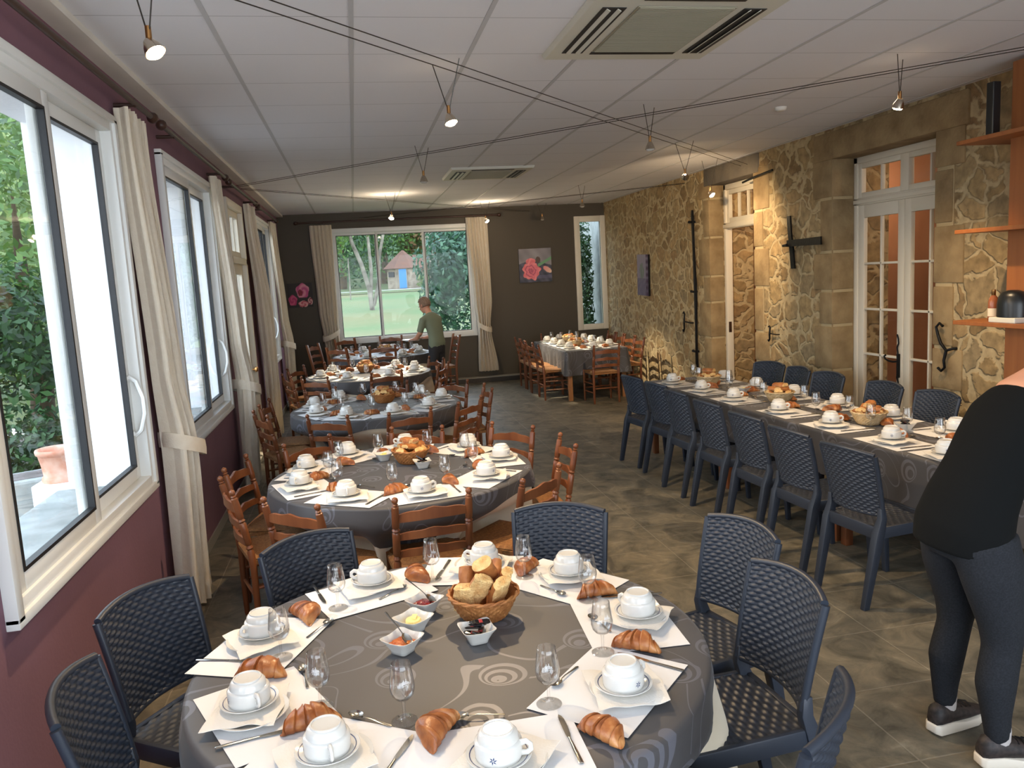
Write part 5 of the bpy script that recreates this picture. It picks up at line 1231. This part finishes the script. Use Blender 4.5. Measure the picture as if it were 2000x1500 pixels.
limb(b, [(shL, .05, .05), (Vector((2.55, 2.72, 1.07)), .036, .036), (Vector((2.79, 2.72, .99)), .028, .026), (Vector((2.83, 2.72, .975)), .027, .02)], 12); hand(b, (2.82, 2.72, .98), (1, .1, -.35), (.3, 0, 1), 1, .35)
limb(b, [(shR, .05, .05), (Vector((2.50, 2.31, 1.05)), .036, .036), (Vector((2.73, 2.40, .95)), .028, .026), (Vector((2.77, 2.415, .935)), .027, .02)], 12); hand(b, (2.76, 2.412, .94), (1, .3, -.3), (.3, 0, 1), -1, .35)
hc = Vector((2.635, 2.515, 1.56)); hf, hu = (1, .05, -.62), (.5, 0, 1); head(b, hc, hf, hu)
o = b.build('body', 'skin', pb, 60); fuse(o, .0075, 4)
eyes(pb, hc, hf, hu); hair(pb, hc, hf, hu, 'hair_dark', .12, lambda a: .55 if math.sin(a) > .25 else -.75)
b = MB(); kn = [hc-Vector(hf).normalized()*.1+Vector((-.0, 0, .05)), hc-Vector(hf).normalized()*.15+Vector((0, 0, .06))]; b.sphere(kn[1], .045, 12, 8); b.build('hair_bun', 'hair_dark', pb, 60)
def shoe(x, y, a, label):
    t = bpy.data.objects.new('shoe', None); COL.objects.link(t); t.parent = pb; t.scale = (1.12, 1.1, 1.08); t.location = (x, y, 0); t.rotation_euler = (0, 0, a); t['label'] = label
    def foot(z0, z1, k, grow):
        R = []
        for xx, wl, wr, lift in ((-.075, .02, .02, .012), (-.06, .034, .034, .004), (.0, .034, .036, .0), (.06, .036, .042, .0), (.12, .044, .046, .0), (.165, .036, .036, .006), (.188, .014, .014, .018)): R.append((xx, wl*grow, wr*grow, lift))
        return [[(xx, -wr, z0+lf) , (xx, wl, z0+lf), (xx, wl*k, z1(xx)), (xx, -wr*k, z1(xx))] for xx, wl, wr, lf in R]
    MB().loft(foot(.002, lambda x: .034+(.012 if x < .02 else 0), .98, 1.0)).build('sole', 'shoe_white', t, 40, bev=.005)
    R = []
    for xx, w_, h, z in ((-.068, .022, .03, .06), (-.05, .034, .045, .072), (-.01, .037, .047, .072), (.04, .038, .036, .064), (.09, .042, .026, .054), (.14, .038, .018, .046), (.178, .014, .008, .040)):
        R.append([(xx, w_*math.cos(q), max(.034, z+h*math.sin(q)-(.0))) for q in np.linspace(0, 2*PI, 16, endpoint=False)])
    MB().loft(R).build('upper', 'shoe_black', t, 60)
    b = MB()
    for k in range(4): xx = .03+.022*k; b.tube([(xx, -.025, .094-.2*(xx-.02)), (xx+.006, 0, .103-.22*(xx-.02)), (xx, .025, .094-.2*(xx-.02))], .003, 6)
    b.build('laces', 'black_rubber', t); MB().lathe([(.031, .07), (.0345, .10), (.036, .135), (.035, .15)], 16, cap=False).build('sock', 'sock', t, 60)
shoe(2.175, 2.62, .22, 'black trainer with white sole'); shoe(2.195, 2.37, -.12, 'black trainer with white sole')
# --- person in the green shirt at the farthest table
pg = thing('person', 'grey haired person in a green shirt at the farthest round table, facing the window', 'person', (1.22, 12.68, 0), 2.35)
b = MB()   # local: faces +x, left is +y
limb(b, [((.0, 0, .80), .155, .10), ((-.01, 0, .92), .165, .115), ((-.0, 0, 1.02), .15, .10), ((.02, 0, 1.14), .165, .105), ((.06, 0, 1.26), .185, .105), ((.09, 0, 1.34), .165, .085), ((.115, 0, 1.385), .08, .06)], 20)
for s in (-1, 1): limb(b, [((.08, .13*s, 1.31), .06, .06), ((.09, .195*s, 1.29), .058, .058), ((.115, .215*s, 1.18), .056, .056), ((.14, .225*s, 1.10), .056, .054)], 12)
o = b.build('green_shirt', 'shirt_green', pg, 60); fuse(o, .014)
b = MB(); limb(b, [((0, 0, .76), .145, .10), ((-.01, 0, .90), .158, .11), ((0, 0, .98), .14, .09)], 18)
for s in (-1, 1): limb(b, [((0, .075*s, .88), .085, .095), ((.01, .085*s, .6), .068, .075), ((.0, .09*s, .45), .06, .064), ((-.02, .095*s, .12), .05, .055), ((-.02, .095*s, .05), .052, .058)], 14)
o = b.build('trousers', 'trousers_dark', pg, 60); fuse(o, .014)
b = MB(); limb(b, [((0, 0, .9), .13, .085), ((.02, 0, 1.14), .14, .085), ((.08, 0, 1.33), .14, .07), ((.12, 0, 1.39), .055, .05), ((.155, 0, 1.46), .05, .05)], 16)
for s in (-1, 1):
    limb(b, [((.09, .18*s, 1.28), .045, .045), ((.14, .225*s, 1.08), .042, .042), ((.24, .20*s, 1.0), .036, .036), ((.36, .14*s, .98), .028, .025)], 12); hand(b, (.36, .14*s, .98), (1, -.35*s, -.05), (.0, .3*s, 1), s, .45)
    limb(b, [((0, .085*s, .7), .06, .07), ((-.02, .095*s, .08), .04, .045)], 10)
gc = Vector((.20, 0, 1.515)); gf, gu = (1, 0, -.35), (.3, 0, 1); head(b, gc, gf, gu); o = b.build('body', 'skin', pg, 60); fuse(o, .0075, 4)
eyes(pg, gc, gf, gu); hair(pg, gc, gf, gu, 'hair_grey', .14, lambda a: .5 if math.sin(a) > .3 else -.55)
for s in (-1, 1):
    R = [[(xx, .095*s+w_*math.cos(q), max(.0, .04+h*math.sin(q))) for q in np.linspace(0, 2*PI, 12, endpoint=False)] for xx, w_, h in ((-.10, .02, .02), (-.08, .036, .05), (0, .042, .05), (.09, .046, .03), (.14, .03, .02), (.155, .01, .01))]
    MB().loft(R).build('shoe', 'shoe_black', pg, 60)
o = MB().lathe([(0, .0), (.11, .0), (.16, .014), (.162, .018), (.11, .006), (0, .006)], 32, cap=False).build('serving_tray', 'steel', None, 60); tag(o, 'round metal tray held by the person in the green shirt', 'tray')
Mg = Matrix.Translation(pg.location) @ Matrix.Rotation(2.35, 4, 'Z'); o.location = Mg @ Vector((.52, 0, .945)); o.rotation_euler = (0, 0, 0)

# ------------------------------------------------------------------ outdoors
def foliage(n, blobs, size, seed, lay=.5):
    """leaf quads scattered over ellipsoids (centre, radii); returns verts, faces"""
    g_ = np.random.default_rng(seed); bl = np.array([[*c, *r] for c, r in blobs], float); wt = bl[:, 3]*bl[:, 4]+bl[:, 4]*bl[:, 5]; idx = g_.choice(len(bl), n, p=wt/wt.sum())
    d = g_.normal(size=(n, 3)); d /= np.linalg.norm(d, axis=1)[:, None]; rad = 1-.45*g_.random(n)**2; rad *= 1+.12*np.sin(d[:, 0]*9+seed)*np.sin(d[:, 2]*8)
    c = bl[idx, :3]+d*rad[:, None]*bl[idx, 3:]
    a = g_.normal(size=(n, 3)); a /= np.linalg.norm(a, axis=1)[:, None]; nrm = d+g_.normal(size=(n, 3))*lay; t = np.cross(nrm, a); t /= np.linalg.norm(t, axis=1)[:, None]; u = np.cross(t, nrm); u /= np.linalg.norm(u, axis=1)[:, None]
    s = size*(.6+.8*g_.random(n))[:, None]; v = np.empty((n, 4, 3)); v[:, 0] = c-t*s; v[:, 1] = c-u*s*.45; v[:, 2] = c+t*s; v[:, 3] = c+u*s*.45
    return v.reshape(-1, 3), n
def leaf_mesh(name, n, blobs, size, seed, m, parent, lay=.5):
    v, k = foliage(n, blobs, size, seed, lay); me = bpy.data.meshes.new(name); me.vertices.add(len(v)); me.vertices.foreach_set('co', v.ravel().astype(np.float32))
    me.loops.add(4*k); me.loops.foreach_set('vertex_index', np.arange(4*k, dtype=np.int32)); me.polygons.add(k); me.polygons.foreach_set('loop_start', np.arange(0, 4*k, 4, dtype=np.int32))
    me.update(calc_edges=True); me.materials.append(MATS[m]); o = bpy.data.objects.new(name, me); COL.objects.link(o)
    if parent: o.parent = parent
    return o
def blobs(c, r, n, seed, h=1.0):
    q = random.Random(seed); out = [(c, r)]
    for k in range(n):
        a = q.uniform(0, 2*PI); z = q.uniform(-.8, .9); out.append(((c[0]+r[0]*.75*math.cos(a)*math.sqrt(1-z*z*.6), c[1]+r[1]*.75*math.sin(a)*math.sqrt(1-z*z*.6), c[2]+r[2]*.8*z), tuple(x*q.uniform(.35, .55) for x in r)))
    return out
def tree(label, loc, h, r, m, n, size, seed, trunk=True, base=.25, cat='tree', name='tree'):
    t = thing(name, label, cat, loc, 0, 'trees in the garden' if cat == 'tree' else 'bushes in the garden')
    leaf_mesh('crown', n, blobs((0, 0, h*(base+(1-base)/2)), (r, r, h*(1-base)/2), 9, seed), size, seed, m, t)
    if trunk: MB().tube([(0, 0, -.3), (.02*h, 0, h*.2), (0, .02*h, h*.45), (.01*h, 0, h*.75)], [.03*h+.05, .022*h+.05, .018*h+.03, .02], 10).build('trunk', 'bark', t, 60)
    return t
gz = lambda y: max(-.1, (y-45)*.036)
N_ = 40
b = MB(); b.grid(30, N_, lambda u, v: (-60+150*u, YB+.28+150*v, gz(YB+150*v)-.1*math.sin(u*20)*math.sin(v*14)-.1)); o = b.build('lawn', 'lawn', None, 80); tag(o, 'sloping green lawn beyond the big garden window', 'lawn', None, 'structure')
struct('hill', MB().grid(40, 12, lambda u, v: (-90+220*u, 118+60*v, gz(118)-2+38*v**.8+2*math.sin(u*23)+1.2*math.sin(u*51+v*9))), 'hill', 'dark wooded hillside behind the garden trees', 'hill', smooth=80, fix=False)
b = MB(); b.grid(4, 10, lambda u, v: (-50+48.5*u*1.0 if False else XL-WT-.0-45*(1-u), -14+28.6*v, -.30)); o = b.build('ground', 'gravel', None, 0); tag(o, 'brown grey gravel yard outside the sliding windows', 'ground', None, 'structure')
b = MB(); b.grid(40, 1, lambda u, v: (-14+20.5*u, 73+.0*u+1.1*v-1.2*math.sin(u*2.2)+.2*math.sin(u*9), gz(73+1.1*v)+.16)); o = b.build('path', 'path', None, 80); tag(o, 'pale garden path crossing the lawn', 'path', None, 'structure')
# leaning birch clump, tall birch, pole
t = thing('birch_tree', 'forked mossy birch in front of the hut beyond the big window', 'tree', (1.0, 52, gz(52)))
tr1 = MB(); tr1.tube([(.05, 0, -.3), (-.05, 0, 1.2), (-.45, 0, 2.9), (-.95, 0, 4.3), (-1.15, 0, 6.2)], [.17, .15, .13, .12, .09], 12); tr1.tube([(.0, 0, .6), (.15, .1, 2.4), (.1, .1, 4.4), (-.1, .1, 7)], [.11, .11, .09, .06], 10); tr1.tube([(.15, 0, .2), (.55, 0, 1.6), (.7, 0, 3.2), (1.15, 0, 5.0), (1.3, 0, 7)], [.12, .12, .10, .09, .06], 10)
tr1.build('trunk', 'bark_birch', t, 60)
leaf_mesh('crown', 3600, [((-.9, 0, 6.6), (1.7, 1.2, 1.6)), ((.9, 0, 7.2), (1.8, 1.2, 1.9)), ((-2.0, 0, 5.2), (1.0, .8, 1.4)), ((.1, 0, 5.6), (1.0, .7, .9)), ((2.2, 0, 6.2), (.9, .7, 1.3))], .17, 5, 'leaf_mid', t)
t = thing('birch_tree', 'tall straight white birch trunk beside the hut', 'tree', (6.9, 74, gz(74)))
MB().tube([(.35, 0, -.3), (.3, 0, 2), (0, 0, 5), (-.3, 0, 9)], [.36, .32, .29, .25], 12).build('trunk', 'bark_birch', t, 60); leaf_mesh('crown', 1500, [((-.3, 0, 9.6), (2.5, 2, 2))], .2, 6, 'leaf_mid', t)
o = MB().tube([(0, 0, -.2), (.05, 0, 3.2)], .05, 8).build('garden_pole', 'bark_birch', None, 60); o.location = (-.35, 64, gz(64)); tag(o, 'thin pale pole standing on the lawn by the dark hedge', 'pole')
# hut with blue door
hx, hy, hz = 5.0, 81.0, gz(81)-.1
t = thing('garden_hut', 'stone garden hut with pointed tiled roof and bright blue door', 'hut', (hx, hy, hz), -.12)
K = 8; ang = [2*PI*k/K+PI/K for k in range(K)]
MB().loft([[(1.75*math.cos(a), 1.75*math.sin(a), z) for a in ang] for z in (-.4, 2.05)]).build('wall', 'hut_stone', t, 0)
MB().loft([[(r_*math.cos(a), r_*math.sin(a), z) for a in ang] for r_, z in ((2.15, 1.95), (1.3, 2.75), (.1, 3.75))]).build('roof', 'hut_roof', t, 0)
MB().box(-.45, -1.80, 0, .38, -1.60, 1.95).build('door_frame', 'path', t, 0); MB().box(-.38, -1.84, .02, .31, -1.78, 1.88).build('door', 'blue_door', t, 0)
MB().obox((-1.17, -1.17, 1.4), (.42, .03, .25), Rz(-PI/4)).build('window_opening', 'black_rubber', t, 0)
t = thing('outbuilding', 'low stone outbuilding with reddish roof attached behind the hut', 'building', (9.0, 84, gz(84)-.1))
MB().box(-2.4, 0, -.4, 3.4, 4, 1.9).build('wall', 'hut_stone', t, 0); MB().loft([[(x, -.4, 1.8), (x, 2, 3.3), (x, 4.4, 1.8)] for x in (-2.7, 3.7)]).build('roof', 'hut_roof', t, 0)
# trees and bushes beyond the big window
for k, (lb, x, y, h, r, m, n, sz) in enumerate((
    ('dense dark green hedge tree at the mauve wall side of the big window view', -4.2, 76, 9, 4.2, 'leaf_mid', 5200, .2),
    ('broad dark tree behind the forked birch', -1.2, 88, 13, 5.0, 'leaf_dark', 4600, .26),
    ('tall pale green tree rising behind the hut roof', 3.6, 98, 15, 5.5, 'leaf_mid', 4600, .28),
    ('brownish tree behind the outbuilding', 10.5, 97, 11, 4.6, 'leaf_rust', 4200, .26),
    ('dark blue green conifer at the far side of the tall birch', 13.5, 88, 13, 4.4, 'leaf_blue', 4200, .24),
    ('tall dark tree far behind the hedge', -8.5, 98, 15, 6, 'leaf_dark', 3200, .3),
    ('tall dark tree far behind the conifer', 19, 100, 16, 6.5, 'leaf_dark', 3200, .32),
    ('dark tree closing the view behind the pale green tree', 8, 110, 18, 7, 'leaf_dark', 3600, .34),
    ('dark tree closing the view behind the broad dark tree', -2, 112, 18, 7, 'leaf_blue', 3600, .34))):
    tree(lb, (x, y, gz(y)-.3), h, r, m, n, sz, 20+k, True, .04)
tree('leafy dark shrub with big leaves close to the curtain side of the big window', (3.35, 24, -.2), 4.4, 1.5, 'leaf_blue', 9500, .095, 41, False, .0, 'bush', 'leafy_shrub')
tree('small round green bush beside the blue hut door', (7.4, 78, gz(78)-.2), 1.6, 1.3, 'leaf_pale', 1200, .12, 42, False, .0, 'bush', 'garden_bush')
tree('bright green bush at the foot of the tall birch', (8.9, 76, gz(76)-.2), 1.7, 1.4, 'leaf_mid', 1200, .12, 43, False, .0, 'bush', 'garden_bush')
tree('rusty shrub in front of the outbuilding', (10.8, 77, gz(77)-.2), 2.8, 2.0, 'leaf_rust', 1500, .14, 44, False, .0, 'bush', 'garden_bush')
tree('tall ivy clump outside the slit window', (4.36, 15.55, -.2), 3.3, .36, 'leaf_dark', 4200, .05, 45, False, .0, 'bush', 'ivy_clump')
struct('wall_garden', MB().box(4.86, 15.2, -.3, 5.2, 17.5, 3.6), 'stone_slab', 'grey stone pillar outside the slit window', 'wall', smooth=0)
# trees beside the house, seen through the sliding windows
tree('large green tree outside the nearest sliding window', (-4.9, 13.2, -.4), 5.2, 1.9, 'leaf_mid', 9000, .075, 50, True, .18)
tree('dark leafy bush below the large tree outside the nearest sliding window', (-4.3, 11.3, -.4), 2.7, 1.3, 'leaf_dark', 6500, .06, 51, False, .0, 'bush', 'leafy_shrub')
tree('pale green tree farther off outside the nearest sliding window', (-9.5, 20, -.4), 7.4, 3.2, 'leaf_pale', 5200, .12, 52, True, .1)
tree('tall tree beside the house outside the farther sliding windows', (-6.5, 24, -.4), 9, 3, 'leaf_mid', 4200, .14, 53, True, .1)
tree('dark shrub by the stone trough outside the nearest sliding window', (-3.9, 9.9, -.4), 1.0, .5, 'leaf_dark', 1800, .05, 54, False, .0, 'bush', 'garden_bush')
t = thing('stone_trough', 'low pale stone trough on the gravel outside the nearest sliding window', 'trough', (-3.6, 8.9, -.3), .5)
MB().box(-.5, -.28, 0, .5, .28, .42).build('block', 'stone_slab', t, 0, bev=.03); MB().box(-.40, -.19, .40, .40, .19, .425).build('soil', 'gravel', t, 0)
t = thing('terracotta_pot', 'terracotta flower pot on a white post outside the nearest sliding window', 'pot', (-2.80, 7.85, .27))
MB().lathe([(0, 0), (.15, 0), (.155, .02), (.15, .045), (.135, .06), (.145, .15), (.165, .25), (.18, .26), (.185, .29), (.178, .305), (.165, .30), (.15, .25), (0, .24)], 28, cap=False).build('pot', 'terracotta', t, 60)
o = MB().box(-.19, -.19, 0, .19, .19, .57).build('garden_post', 'white_render', None, 0, bev=.01); o.location = (-2.80, 7.85, -.3); tag(o, 'white rendered post carrying the terracotta pot', 'post')
